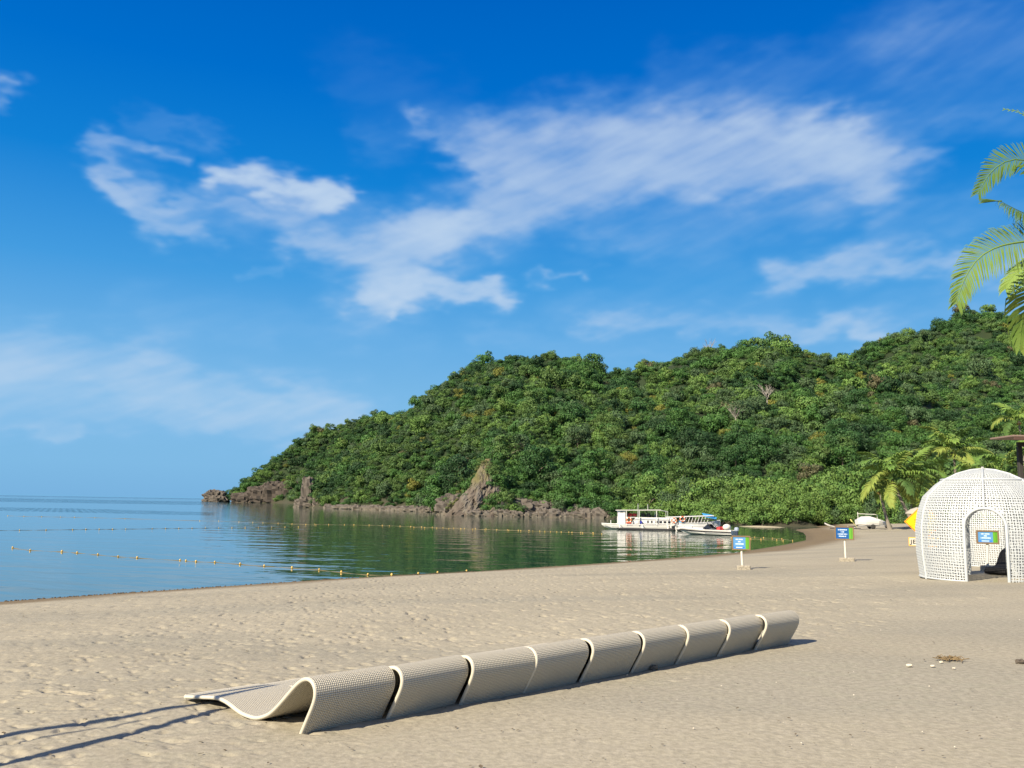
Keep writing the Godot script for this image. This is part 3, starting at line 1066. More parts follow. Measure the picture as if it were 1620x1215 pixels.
	# growth that laps over the bare scar of the spur: shrubs on its right side and head, dry grass down its left edge
	for b in [[-2.2, 191.6, 4.0, 2.6, 3], [-2.9, 193.6, 7.0, 2.4, 2], [-3.4, 195.6, 9.6, 2.2, 3], [-0.6, 189.8, 2.0, 2.5, 3], [1.0, 189.6, 1.6, 2.4, 5], [-4.3, 196.4, 10.2, 1.7, 3], [-4.0, 197.6, 11.6, 1.5, 2], [-5.7, 197.0, 11.2, 1.2, 8], [-2.5, 194.8, 7.0, 1.8, 2], [-1.5, 193.0, 5.0, 1.9, 3], [-0.9, 191.4, 3.2, 1.8, 3], [-3.0, 195.6, 8.8, 1.5, 3], [-1.2, 190.6, 1.0, 1.9, 3], [-0.4, 193.0, 3.4, 2.0, 2], [-1.8, 195.2, 5.4, 1.9, 3], [-2.9, 197.2, 7.6, 1.8, 1], [-3.7, 199.2, 9.8, 1.7, 3], [-5.2, 201.4, 11.4, 1.8, 2], [-6.6, 201.8, 10.6, 1.5, 3], [-2.6, 192.2, 2.4, 1.3, 3], [-3.1, 194.6, 4.8, 1.1, 8], [-4.4, 191.0, 2.0, 1.0, 3], [-12.6, 193.6, 1.6, 1.4, 8], [-11.6, 194.4, 2.8, 1.5, 8], [-10.6, 195.4, 4.2, 1.5, 8], [-9.6, 196.4, 5.6, 1.4, 8], [-8.6, 197.6, 7.2, 1.4, 8], [-7.7, 198.6, 8.8, 1.2, 8], [-6.9, 199.6, 10.2, 1.1, 8], [-13.4, 195.2, 2.6, 1.8, 3], [-12.0, 197.0, 4.6, 1.9, 2], [-10.4, 199.0, 7.0, 1.9, 3], [-8.8, 201.0, 9.2, 1.9, 2]]:
		var c: Color = Color(0.125, 0.140, 0.048) if b[4] == 8 else forest_greens[b[4]]
		many[int(b[1] * 7.0) % 6].append([Transform3D(Basis(Vector3.UP, b[1]).scaled(Vector3.ONE * b[3]), P(b[0], b[1], b[2] - b[3] * 0.5)), c])
	for k in 6:
		var mm := MultiMesh.new()
		mm.transform_format = MultiMesh.TRANSFORM_3D
		mm.use_colors = true
		mm.mesh = shapes[k]
		mm.instance_count = many[k].size()
		for i in many[k].size():
			mm.set_instance_transform(i, many[k][i][0])
			mm.set_instance_color(i, many[k][i][1])
		var o := MultiMeshInstance3D.new()
		o.name = numbered("forest")
		o.multimesh = mm
		o.material_override = leaf_mat("forest_leaves", Color.WHITE)
		add_child(o)
		tag(o, "dense dry forest that covers the headland", "forest", "", "stuff")

func build_rocks() -> void:
	var m := mat("brown_rock", lin(0.118, 0.107, 0.096), 0.92)
	m.vertex_color_use_as_albedo = true
	var slab := m.duplicate() as StandardMaterial3D
	slab.albedo_color = lin(0.075, 0.064, 0.056)
	var list := [   # x, deep, half width, top, base, half depth, label
		[-186.7, 624, 7.6, 6.2, -0.8, 6.0, "low brown rock at the seaward tip of the headland"],
		[-175.2, 624, 8.6, 10.3, -0.8, 7.0, "sloping dark slab second from the headland tip"],
		[-165.0, 624, 8.6, 13.5, -0.8, 7.5, "tall dark cliff slab in the middle of the far point"],
		[-154.0, 624, 9.0, 14.2, -0.8, 7.5, "highest dark cliff slab of the far point"],
		[-139.5, 602, 6.5, 5.9, -0.8, 5.0, "low dark rock between the far cliff and the pillar"],
		[-73.6, 324, 2.15, 9.4, -0.8, 2.2, "upright rock pillar standing at the water's edge"],
		[-72.9, 321, 4.2, 3.4, -0.8, 2.6, "pinkish boulder at the foot of the rock pillar"],
		[-66.5, 317, 3.4, 3.7, -0.8, 2.6, "rounded grey boulder right of the rock pillar"],
		[-67.3, 321, 1.0, 6.9, 0.4, 0.9, "thin pale rock spike above the rounded boulder"],
		[-59.3, 311, 4.6, 4.9, -0.8, 3.2, "big cracked pale boulder with a dark overhang"],
		[-53.4, 305, 3.5, 3.6, -0.8, 2.6, "cracked pale boulder right of the dark overhang"],
		[-46.3, 297, 4.2, 2.2, -0.7, 2.6, "low grey rock under the trees right of the boulders"],
		[-37.2, 286, 5.4, 1.6, -0.6, 2.4, "flat rock ledge along the cove shore"],
		[-26.5, 270, 6.2, 1.4, -0.6, 3.2, "pale flat rock shelf beside the spur"],
		[-22.7, 241, 1.8, 1.5, -0.6, 1.5, "small lone boulder in the water left of the spur"],
		[-12.3, 196, 3.8, 3.9, -0.8, 3.0, "jagged brown rock at the left foot of the spur"],
		[1.0, 192, 4.4, 3.4, -0.8, 3.0, "brown jagged rock at the water under the spur"],
		[6.9, 192, 4.1, 2.9, -0.8, 3.0, "brown low rock right of the spur under bright bushes"],
		[12.0, 190.5, 3.8, 2.5, -0.8, 2.6, "brown weathered rock left of the ferry bow"],
		[17.6, 187.5, 4.4, 2.0, -0.8, 2.6, "low reddish rock just behind the ferry bow"],
	]
	for n in list.size():
		var r: Array = list[n]
		var half := Vector3(r[2], (r[3] - r[4]) * 0.56, r[5])
		var o := obj("shore_rock", rock_mesh(200 + n, half, 0.9 if n > 4 else 0.5, 0.75 if r[0] > -20.0 else 0.5, 20, 0.42 if n == 5 else (0.62 if n < 5 else 0.72)), m if n > 4 else slab)
		o.position = P(r[0], r[1], (r[3] + r[4]) * 0.5)
		tag(o, r[6], "rock", "rocks along the shore of the headland")
	# the bare scar of the spur: a leaning triangular face of jointed rock, dry grass at its head
	var joint := FastNoiseLite.new()
	joint.seed = 208; joint.noise_type = FastNoiseLite.TYPE_CELLULAR; joint.frequency = 1.0
	joint.cellular_return_type = FastNoiseLite.RETURN_CELL_VALUE
	var rub := noise_of(209, 0.35, 4)
	var face_rows := []
	for i in 41:
		var f := i / 40.0
		var row := PackedVector3Array()
		for j in 65:
			var an := PI * (j / 64.0)
			var w := lerpf(9.0, 0.7, pow(f, 0.62)) * (1.0 + 0.14 * rub.get_noise_2d(f * 9.0, 3.0 if j < 32 else 9.0))
			var p := Vector3(-cos(an) * w + 1.6 * f - 1.0, f * 13.2 - 0.6, sin(an) * lerpf(3.6, 1.2, f) - f * 9.0)
			var k := 0.95 * joint.get_noise_3d(p.x * 0.62, p.y * 0.22, p.z * 0.3) + 0.45 * joint.get_noise_3d(p.x * 1.5, p.y * 0.5, 4.0) + 0.8 * rub.get_noise_2d(p.x, p.y * 0.6)
			row.append(p + Vector3(-cos(an) * 0.4, 0.15, sin(an)) * k * (1.0 - 0.5 * f))
		face_rows.append(row)
	var scar := Shape.new()
	for i in 40:
		for j in 64:
			var a: Vector3 = face_rows[i][j]
			var g := 0.9 + 0.5 * rub.get_noise_2d(a.x * 1.4, a.y * 0.7) + 0.22 * joint.get_noise_3d(a.x * 0.62, a.y * 0.22, 2.0)
			var turf := smoothstep(0.50, 0.80, i / 40.0 + 0.35 * rub.get_noise_2d(a.x * 0.8 + 40.0, a.y * 0.5) - 0.10 * signf(a.x + 0.5))
			scar.col = Color(g * 1.12, g * 1.03, g * 0.93).lerp(Color(1.5, 1.62, 0.66) * g, turf)
			if a.y < 0.5:
				scar.col = scar.col.lerp(Color(0.55, 0.5, 0.45), 0.6)
			scar.face([a, face_rows[i][j + 1], face_rows[i + 1][j + 1]], Vector3(0, 3, -30))
			scar.face([a, face_rows[i + 1][j + 1], face_rows[i + 1][j]], Vector3(0, 3, -30))
	var so := obj("cliff_face", scar, m)
	so.position = P(-5.6, 189.6, 0.0)
	tag(so, "bare tan cliff scar on the spur, dry grass at its head", "cliff")
	var rng := RandomNumberGenerator.new()
	rng.seed = 210
	# broken pieces that line the foot of the spur
	for n in 16:
		var f := n / 15.0
		var x := lerpf(-14.5, 21.0, f) + rng.randf_range(-0.6, 0.6)
		var dd := lerpf(195.5, 187.5, smoothstep(-14, -6, x)) if x < -6 else lerpf(188.5, 184.0, (x + 6.0) / 27.0)
		var hx := rng.randf_range(1.1, 1.9)
		var o2 := obj("foot_rock", rock_mesh(300 + n, Vector3(hx, rng.randf_range(0.8, 1.5), 1.3), 1.0, 0.6, 12), m)
		o2.position = P(x, dd - 0.6, rng.randf_range(0.1, 0.5))
		tag(o2, "broken brown rock at the foot of the spur, %s from the left" % ["first", "second", "third", "fourth", "fifth", "sixth", "seventh", "eighth", "ninth", "tenth", "eleventh", "twelfth", "thirteenth", "fourteenth", "fifteenth", "sixteenth"][n], "rock", "broken rocks along the foot of the spur")
	# and those under the trees of the cove left of it
	for n in 20:
		var f := n / 19.0
		var at := Vector2(-61, 300.0).lerp(Vector2(-20.5, 250.0), f) + Vector2(rng.randf_range(-1, 1), rng.randf_range(-2.5, 0.5))
		var o2 := obj("cove_rock", rock_mesh(330 + n, Vector3(rng.randf_range(1.5, 2.6), rng.randf_range(0.7, 1.3), 1.6), 1.0, 0.4, 10), m)
		o2.position = P(at.x, at.y, rng.randf_range(0.1, 0.4))
		tag(o2, "low rock under the cove trees between pillar and spur, %s from the left" % ["first", "second", "third", "fourth", "fifth", "sixth", "seventh", "eighth", "ninth", "tenth", "eleventh", "twelfth", "thirteenth", "fourteenth", "fifteenth", "sixteenth", "seventeenth", "eighteenth", "nineteenth", "twentieth"][n], "rock", "low rocks along the cove")
	var o := obj("rock_islet", rock_mesh(240, Vector3(8.2, 5.2, 7.0), 0.8, 0.3, 26), m)
	o.position = P(-220.5, 670, 2.9)
	tag(o, "lone rounded rock islet off the tip of the headland", "rock")

func build_palms() -> void:
	var greens := []
	var tones := [lin(0.120, 0.215, 0.052), lin(0.155, 0.245, 0.058), lin(0.200, 0.255, 0.062), lin(0.070, 0.130, 0.038)]
	for i in 4:
		greens.append(leaf_mat("palm_leaf_%d" % i, tones[i]))
		greens[i].roughness = 0.6
		greens[i].metallic_specular = 0.25
	var bark := mat("palm_bark", lin(0.30, 0.27, 0.225), 0.9)
	bark.albedo_texture = noise_tex(61, 256, 0.05, 4, 0.6, 1.0)
	bark.uv1_triplanar = true
	bark.uv1_scale = Vector3(0.8, 6.0, 0.8)
	var rng := RandomNumberGenerator.new()
	rng.seed = 62
	var fronds := []
	for k in 5:
		var sh := frond_along(arch(3.6, 0.35 + 0.1 * k, 1.1 + 0.22 * k), Vector3.UP, 27, 1.0, 0.115, 0.75, 0.35, rng)
		fronds.append(sh.mesh())
	var set_ := [
		["coconut palm leaning left beside the beached boat", Vector3(42.2, 0.85, 92.5), Vector3(40.1, 6.0, 93.5), 1.3, 22],
		["coconut palm just right of the leaning palm", Vector3(44.2, 0.95, 98.0), Vector3(43.7, 6.7, 97.0), 1.15, 19],
		["slim grey palm behind the leaning palm", Vector3(40.4, 0.7, 95.0), Vector3(39.8, 4.9, 96.0), 0.7, 9],
		["tall coconut palm rising behind the dome's left shoulder", Vector3(50.8, 1.2, 101.0), Vector3(50.0, 9.4, 100.0), 1.25, 20],
		["yellow green palm under the pavilion roof", Vector3(40.6, 1.1, 72.0), Vector3(40.1, 6.0, 72.0), 0.9, 15],
		["coconut palm right of the pavilion post", Vector3(41.5, 1.2, 68.0), Vector3(41.3, 7.0, 68.0), 1.0, 15],
		["palm high above the pavilion roof", Vector3(65.5, 1.6, 112.0), Vector3(64.5, 14.2, 112.0), 1.15, 15],
		["low bushy palm above the dome's top", Vector3(46.8, 1.2, 88.0), Vector3(46.5, 5.8, 88.0), 1.0, 15],
	]
	for n in set_.size():
		var s: Array = set_[n]
		palm(s[0], "coconut palms at the end of the beach", P(s[1].x, s[1].z, s[1].y), P(s[2].x, s[2].z, s[2].y), s[3], s[4], fronds, bark, 300 + n, greens)
	# the near palm at the right edge: only its left fronds reach into view
	var base := P(17.3, 24.3, 1.35)
	var head := P(15.51, 24.0, 10.35)
	var t := palm("tall near coconut palm with fronds reaching in at the right edge", "", base, head, 1.15, 0, fronds, bark, 330, greens)
	var top := head - base
	var ahead := Vector3(0.25, 0.15, 1).normalized()
	var near := [   # midrib as steps to the left and up from the crown, with depth
		[[Vector3(0, 0, 0), Vector3(-0.46, 1.52, 0.10), Vector3(-1.07, 2.29, 0.20), Vector3(-1.77, 2.25, 0.30), Vector3(-2.26, 1.89, 0.35), Vector3(-2.58, 1.43, 0.40), Vector3(-2.69, 1.23, 0.40)], ahead, 96, 0.92, 0.032, 0.12, 0.1, 0, 0.55],
		[[Vector3(0, 0, 0), Vector3(-0.68, 0.50, 0.30), Vector3(-1.40, 0.65, 0.50), Vector3(-1.99, 0.81, 0.70), Vector3(-2.25, 0.93, 0.75)], Vector3(0.1, 0.9, 0.5).normalized(), 44, 0.62, 0.042, 0.9, -0.3, 3, 0.6],
		[[Vector3(0, 0, 0), Vector3(-0.80, -0.03, 0.30), Vector3(-1.68, -0.17, 0.60), Vector3(-2.49, -0.40, 0.80), Vector3(-3.08, -0.79, 0.90), Vector3(-3.49, -1.39, 0.95), Vector3(-3.75, -2.04, 1.00)], Vector3(0.15, 0.35, 1).normalized(), 104, 1.0, 0.033, 0.25, 0.15, 1, 0.6],
		[[Vector3(0, -0.13, 0), Vector3(-0.45, -0.23, -0.30), Vector3(-0.95, -0.52, -0.50), Vector3(-1.31, -0.87, -0.60), Vector3(-1.51, -1.20, -0.60)], Vector3(-0.1, 0.7, 0.7).normalized(), 80, 0.65, 0.034, 0.6, 0.1, 1, 0.6],
		[[Vector3(0, -0.18, 0), Vector3(-0.7, -0.40, 0.70), Vector3(-1.25, -1.10, 1.10), Vector3(-1.55, -1.95, 1.30), Vector3(-1.65, -2.76, 1.30)], Vector3(-0.2, 0.5, 0.85).normalized(), 80, 0.65, 0.034, 0.5, 0.2, 1, 0.6],
		[[Vector3(0, 0.1, 0), Vector3(0.1, 1.94, -0.50), Vector3(-0.05, 3.50, -0.80), Vector3(-0.42, 4.27, -1.00), Vector3(-0.96, 4.45, -1.10)], Vector3(0, 0.5, 0.85).normalized(), 34, 0.4, 0.03, 0.2, 0.1, 0, 0.5],
	]
	for f in near:
		var sh := frond_along(f[0], f[1], f[2], f[3], f[4], f[5], f[6], rng, 0.12, f[8])
		var o := obj("frond", sh, greens[f[7]], t)
		o.position = top
	for i in 12:
		var o := obj("frond", fronds[i % 5], greens[rng.randi() % 4], t)
		o.position = top
		o.basis = Basis(Vector3.UP, lerpf(-1.35, 1.35, i / 11.0) + 0.1 * (i % 3)) * Basis(Vector3.BACK, [0.8, 0.3, -0.2, -0.6][i % 4])
		o.scale = Vector3.ONE * 1.1
	# broken tip of the second frond, folded back in a dark bundle
	var fold := Shape.new()
	for i in 13:
		var a := lerpf(-0.22, 0.10, i / 12.0)
		leaflet(fold, Vector3(-2.22, 0.95 - i * 0.004, 0.75), Vector3(-cos(a), sin(a) + 0.10, 0.12 * sin(i * 2.0)).normalized(), Vector3(0.1, 0.5, 0.85), rng.randf_range(0.55, 0.78), 0.035, 0.05)
	var o := obj("folded_leaflets", fold, greens[3], t)
	o.position = top

func build_pavilion() -> void:
	var wood := mat("dark_timber", lin(0.075, 0.042, 0.030), 0.75)
	var pale := mat("weathered_board", lin(0.19, 0.135, 0.11), 0.8)
	var black := mat("blackish_timber", lin(0.03, 0.028, 0.026), 0.8)  # near-black timber for beams, posts and every third slat
	var t := thing("beach_pavilion", "flat brown pavilion roof on a slatted dark post at the right edge", "pavilion", P(30.3, 45.6, 1.2))
	var s := Shape.new()
	s.box(Vector3(-0.4, 5.46, 0), Vector3(9.2, 0.10, 2.2), 0.02)
	obj("roof", s, pale, t)
	s = Shape.new()
	s.box(Vector3(-0.4, 5.33, 1.05), Vector3(9.1, 0.15, 0.08), 0.01)
	obj("fascia_board", s, wood, t)
	s = Shape.new()
	s.box(Vector3(0.2, 5.17, 0.6), Vector3(8.0, 0.22, 0.2), 0.02)
	obj("beam", s, black, t)
	s = Shape.new()
	s.box(Vector3(0.2, 5.17, -0.7), Vector3(8.0, 0.22, 0.2), 0.02)
	obj("beam", s, black, t)
	for x in [-3.7, 3.6]:
		for z in [0.6, -0.7]:
			s = Shape.new()
			s.box(Vector3(x, 2.5, z), Vector3(0.22, 5.1, 0.22), 0.02)
			obj("post", s, black, t)
	var slat := Shape.new()
	slat.box(Vector3.ZERO, Vector3(0.44, 0.035, 0.4), 0.008)
	var sm := slat.mesh()
	for i in 13:
		var o := obj("slat", sm, mat("grey_slat", lin(0.085, 0.068, 0.05), 0.8) if i % 3 else black, t)
		o.position = Vector3(-3.78 + 0.04 * sin(i * 2.1), 4.92 - i * 0.092, 0.6)
		o.rotation.z = -0.16 + 0.05 * sin(i * 1.7)
		o.scale = Vector3(lerpf(1.15, 0.85, i / 12.0), 1, 1)

func build_landmark_trees() -> void:
	# trees that stand out on the slope
	var bark := mat("grey_bark", Color.WHITE)
	var list := [["big round tree that crowns the highest knoll of the near ridge", 101.5, 330.0, 5.2, 1, 1.0], ["smaller dark tree left of the big crest tree", 94.0, 331.0, 2.8, 0, 1.2], ["bright layered tree halfway up the slope, flat tiers of leaves", 83.5, 246.0, 4.6, 5, 0.6], ["wide pale green tree low behind the second boat", 37.5, 168.0, 4.4, 5, 1.0]]
	for n in list.size():
		var l: Array = list[n]
		var o := thing("hill_tree", l[0], "tree", P(l[1], l[2], hill(l[1], l[2]) - 0.3), n * 1.3)
		var c := obj("crown", crown(140 + n, 24, 110, 0.06, 0.9 * l[5], 0.5), leaf_mat("leaf_%d" % l[4], forest_greens[l[4]].linear_to_srgb()), o)
		c.scale = Vector3.ONE * l[3]
		c.position.y = 0.3 * l[3]
		obj("trunk", trunk_mesh(150 + n), bark, o).scale = Vector3.ONE * l[3]
	# dead trees: bare forked limbs
	var dead := mat("bleached_wood", lin(0.30, 0.28, 0.25), 0.9)
	var bare := [["bare grey tree standing on the crest left of the knoll", 82.5, 366.0, 9.5], ["bleached bare tree on the slope above the inlet mangroves", 74.0, 255.0, 8.0], ["dead pale tree between crowns above the anchored boats", 61.0, 240.0, 7.0]]
	for n in bare.size():
		var l: Array = bare[n]
		var rng := RandomNumberGenerator.new()
		rng.seed = 160 + n
		var o := thing("bare_tree", l[0], "tree", P(l[1], l[2], hill(l[1], l[2]) - 0.3), 0.0, "bare trees on the slope")
		var sh := Shape.new()
		var h: float = l[3]
		sh.tube([Vector3.ZERO, Vector3(0.1, h * 0.35, 0.1), Vector3(-0.1, h * 0.6, 0)], [0.24, 0.18, 0.13], 6, false)
		obj("trunk", sh, dead, o)
		var br := Shape.new()
		for i in 11:
			var an := i * 2.4
			var from := Vector3(0, h * rng.randf_range(0.35, 0.6), 0)
			var out := Vector3(cos(an) * 0.8, rng.randf_range(0.8, 1.5), sin(an) * 0.8) * h * rng.randf_range(0.2, 0.36)
			var mid := from + out * 0.55 + Vector3(rng.randf_range(-0.2, 0.2), 0, rng.randf_range(-0.2, 0.2))
			br.tube([from, mid, from + out], [0.10, 0.07, 0.03], 5, false)
			for j in 3:
				var tip := mid + (out * 0.5 + Vector3(rng.randfn(), rng.randfn() * 0.5 + 0.5, rng.randfn()) * h * 0.09)
				br.tube([mid, tip], [0.05, 0.02], 4, false)
		obj("branches", br, dead, o)

# ------------------------------------------------------------------ loungers
func build_loungers() -> void:
	var key := [Vector2(1.668, 0.035), Vector2(1.387, 0.066), Vector2(1.155, 0.092), Vector2(1.0, 0.080), Vector2(0.789, 0.022), Vector2(0.567, 0.014), Vector2(0.38, 0.073), Vector2(0.196, 0.207), Vector2(0.055, 0.318), Vector2(-0.045, 0.372), Vector2(-0.118, 0.374), Vector2(-0.176, 0.330), Vector2(-0.189, 0.275), Vector2(-0.151, 0.205), Vector2(-0.074, 0.095), Vector2(0.006, -0.03)]
	var cv := Curve2D.new()
	for i in key.size():
		var a: Vector2 = key[maxi(i - 1, 0)]
		var b: Vector2 = key[mini(i + 1, key.size() - 1)]
		cv.add_point(key[i], -(b - a) / 6.0, (b - a) / 6.0)
	var total := cv.get_baked_length()
	var n := 90
	var mid: Array[Vector2] = []
	for i in n + 1:
		mid.append(cv.sample_baked(total * i / n))
	for it in 10:   # ease the bends
		var prev := mid.duplicate()
		for i in range(1, n):
			mid[i] = (prev[i - 1] + prev[i] * 2.0 + prev[i + 1]) / 4.0
	var w := 0.664
	var th := 0.014
	var top := []
	var bot := []
	var uv := []
	for i in n + 1:
		var d := (mid[mini(i + 1, n)] - mid[maxi(i - 1, 0)]).normalized()
		var m := Vector2(d.y, -d.x)   # towards the upper, outer side
		var r := PackedVector3Array()
		var q := PackedVector3Array()
		var u := PackedVector2Array()
		for j in 13:
			var z := w * j / 12.0
			var a := mid[i] + m * th
			var b := mid[i] - m * th
			r.append(Vector3(a.x, a.y, z)); q.append(Vector3(b.x, b.y, z))
			u.append(Vector2(z / 0.092, total * i / n / 0.092))
		top.append(r); bot.append(q); uv.append(u)
	var sh := Shape.new()
	sh.sheet(top, false, true, uv)
	sh.sheet(bot, false, false, uv)
	var woven := sh.mesh()
	# the weave: flat strands over and under, four by four to a tile
	var size := 256
	var hm := Image.create(size, size, false, Image.FORMAT_RGB8)
	var al := Image.create(size, size, false, Image.FORMAT_RGB8)
	for y in size:
		for x in size:
			var fx := x * 6.0 / size
			var fy := y * 6.0 / size
			var cx := int(fx)
			var cy := int(fy)
			var lx := fx - cx - 0.5
			var ly := fy - cy - 0.5
			var over := (cx + cy) % 2 == 0
			var a := ly if over else lx
			var b := lx if over else ly
			var h := clampf(1.0 - pow(absf(a) * 2.15, 3.0), 0, 1) * (0.55 + 0.45 * cos(b * PI))
			hm.set_pixel(x, y, Color(h, h, h))
			var g := 0.62 + 0.38 * smoothstep(0.05, 0.5, h)
			al.set_pixel(x, y, Color(g, g * 0.99, g * 0.97))
	var wm := mat("woven_cane", lin(0.60, 0.575, 0.49), 0.6)
	wm.albedo_texture = ImageTexture.create_from_image(al)
	wm.heightmap_enabled = true
	wm.heightmap_texture = ImageTexture.create_from_image(hm)
	wm.heightmap_scale = 0.8
	wm.cull_mode = BaseMaterial3D.CULL_DISABLED
	wm.metallic_specular = 0.4
	var rim := mat("cane_edging", lin(0.52, 0.49, 0.41), 0.55)
	var trims := []
	for z in [0.0, w]:
		var t := Shape.new()
		var pts := []
		for i in n + 1:
			pts.append(Vector3(mid[i].x, mid[i].y, z))
		t.tube(pts, 0.0145, 8)
		trims.append(t.mesh())
	var cross := Shape.new()
	cross.tube([Vector3(mid[0].x, mid[0].y, 0), Vector3(mid[0].x, mid[0].y, w)], 0.02, 8)
	var cross2 := Shape.new()
	cross2.tube([Vector3(mid[n].x, mid[n].y, 0), Vector3(mid[n].x, mid[n].y, w)], 0.02, 8)
	var proto := thing("beach_lounger", "", "beach lounger", Vector3.ZERO, 0, "wavy woven loungers lined up on the sand")
	obj("woven_shell", woven, wm, proto)
	obj("edge_trim", trims[0], rim, proto)
	obj("edge_trim", trims[1], rim, proto)
	obj("end_trim", cross, rim, proto)
	obj("end_trim", cross2, rim, proto)
	var feet := [Vector2(-1.40, 6.28), Vector2(-0.875, 6.72), Vector2(-0.37, 7.20), Vector2(0.125, 7.63), Vector2(0.64, 8.12), Vector2(1.16, 8.59), Vector2(1.66, 9.04), Vector2(2.17, 9.47), Vector2(2.67, 9.89)]
	var bends := [-2.5, 0.0, -6.5, -2.0, -4.0, -3.5, -5.0, -3.0, -5.5]
	var labels := ["nearest lounger of the row, its whole wavy side in view", "second lounger from the near end, wide dark gap before it", "third lounger from the near end of the row", "fourth lounger from the near end, set tight behind the third", "fifth lounger, middle of the row, wide gap on its near side", "sixth lounger from the near end of the row", "seventh lounger, third from the far end of the row", "eighth lounger, tucked tight between seventh and last", "last lounger at the far right end with its shadow beside it"]
	for i in 9:
		var o: Node3D = proto
		if i > 0:
			o = proto.duplicate()
			o.name = numbered("beach_lounger")
			add_child(o)
		tag(o, "beige woven " + labels[i], "beach lounger", "wavy woven loungers lined up on the sand")
		var f: Vector2 = feet[i]
		# x axis points from the foot towards the tip, z along the width; the whole follows the slope of the beach
		var an := deg_to_rad(bends[i])
		var ax := Vector2(-0.7493, 0.6623).rotated(an)
		var side := Vector2(0.6623, 0.7493).rotated(an)
		var y0 := ground(f.x, f.y)
		var tip := f + ax * 1.5
		var rx := Vector3(ax.x * 1.5, ground(tip.x, tip.y) - y0, -ax.y * 1.5).normalized()
		var rz := Vector3(side.x, 0, -side.y).normalized()
		var ry := rz.cross(rx).normalized()
		o.transform = Transform3D(Basis(rx, ry, rz), P(f.x, f.y, y0))
	var st := obj("beach_stone", rock_mesh(260, Vector3(0.035, 0.025, 0.03), 0.7, 0.0, 8), mat("brown_rock", Color.WHITE))
	st.position = P(1.40, 8.72, ground(1.40, 8.72) + 0.012)
	tag(st, "small brown stone in front of the sixth lounger", "stone")

# ------------------------------------------------------------------ dome
func dome_profile() -> Curve2D:
	var c := Curve2D.new()
	var pts := [Vector2(1.46, 0.0), Vector2(1.52, 0.62), Vector2(1.52, 1.16), Vector2(1.46, 1.55), Vector2(1.33, 1.91), Vector2(1.06, 2.19), Vector2(0.90, 2.31), Vector2(0.62, 2.45), Vector2(0.30, 2.54), Vector2(0.04, 2.57)]
	for i in pts.size():
		var a: Vector2 = pts[maxi(i - 1, 0)]
		var b: Vector2 = pts[mini(i + 1, pts.size() - 1)]
		c.add_point(pts[i], -(b - a) / 6.0, (b - a) / 6.0)
	return c

func in_door(an: float, p: Vector2) -> bool:
	for c in [0.0, PI]:
		var x := absf(angle_difference(an, c)) * p.x
		if p.y < 1.23 and x < 0.42:
			return true
		if p.y >= 1.23 and Vector2(x, p.y - 1.23).length() < 0.42:
			return true
	return false

func polar(an: float, p: Vector2) -> Vector3:
	return Vector3(sin(an) * p.x, p.y, cos(an) * p.x)

func lattice(cv: Curve2D, a0: float, a1: float, s0: float, s1: float, na: int, ns: int) -> Shape:
	# a pierced metal panel: oblong holes, lying and standing by turns, with the edges of the sheet
	var sh := Shape.new()
	var th := 0.010
	for i in ns:
		for j in na:
			var sa := lerpf(s0, s1, float(i) / ns)
			var sb := lerpf(s0, s1, float(i + 1) / ns)
			var ta := lerpf(a0, a1, float(j) / na)
			var tb := lerpf(a0, a1, float(j + 1) / na)
			var midp := cv.sample_baked((sa + sb) * 0.5)
			if in_door((ta + tb) * 0.5, midp):
				continue
			var lying := (i + j) % 2 == 0
			var mu := 0.10 if lying else 0.27
			var mv := 0.27 if lying else 0.10
			var off := 0.08 * (1 if (i / 2 + j) % 2 == 0 else -1)
			var us := [0.0, mu + off * 0.5, 1.0 - mu + off * 0.5, 1.0]
			var vs := [0.0, mv + off * 0.4, 1.0 - mv + off * 0.4, 1.0]
			var g := []
			for v in 4:
				var row := []
				var pp := cv.sample_baked(lerpf(sa, sb, vs[v]))
				for u in 4:
					row.append(polar(lerpf(ta, tb, us[u]), pp))
				g.append(row)
			var c := polar((ta + tb) * 0.5, midp)
			var nn: Vector3 = (g[0][3] - g[0][0]).cross(g[3][0] - g[0][0]).normalized()
			for f in [[0, 0, 0, 3, 1, 3, 1, 0], [2, 0, 2, 3, 3, 3, 3, 0], [1, 0, 1, 1, 2, 1, 2, 0], [1, 2, 1, 3, 2, 3, 2, 2]]:
				var q := [g[f[0]][f[1]], g[f[2]][f[3]], g[f[4]][f[5]], g[f[6]][f[7]]]
				sh.quad(q[0], q[1], q[2], q[3])
				sh.quad(q[3] - nn * th, q[2] - nn * th, q[1] - nn * th, q[0] - nn * th)
			var hole := [g[1][1], g[1][2], g[2][2], g[2][1]]
			for e in 4:
				var p: Vector3 = hole[e]
				var r: Vector3 = hole[(e + 1) % 4]
				sh.quad(r, p, p - nn * th, r - nn * th)
	return sh

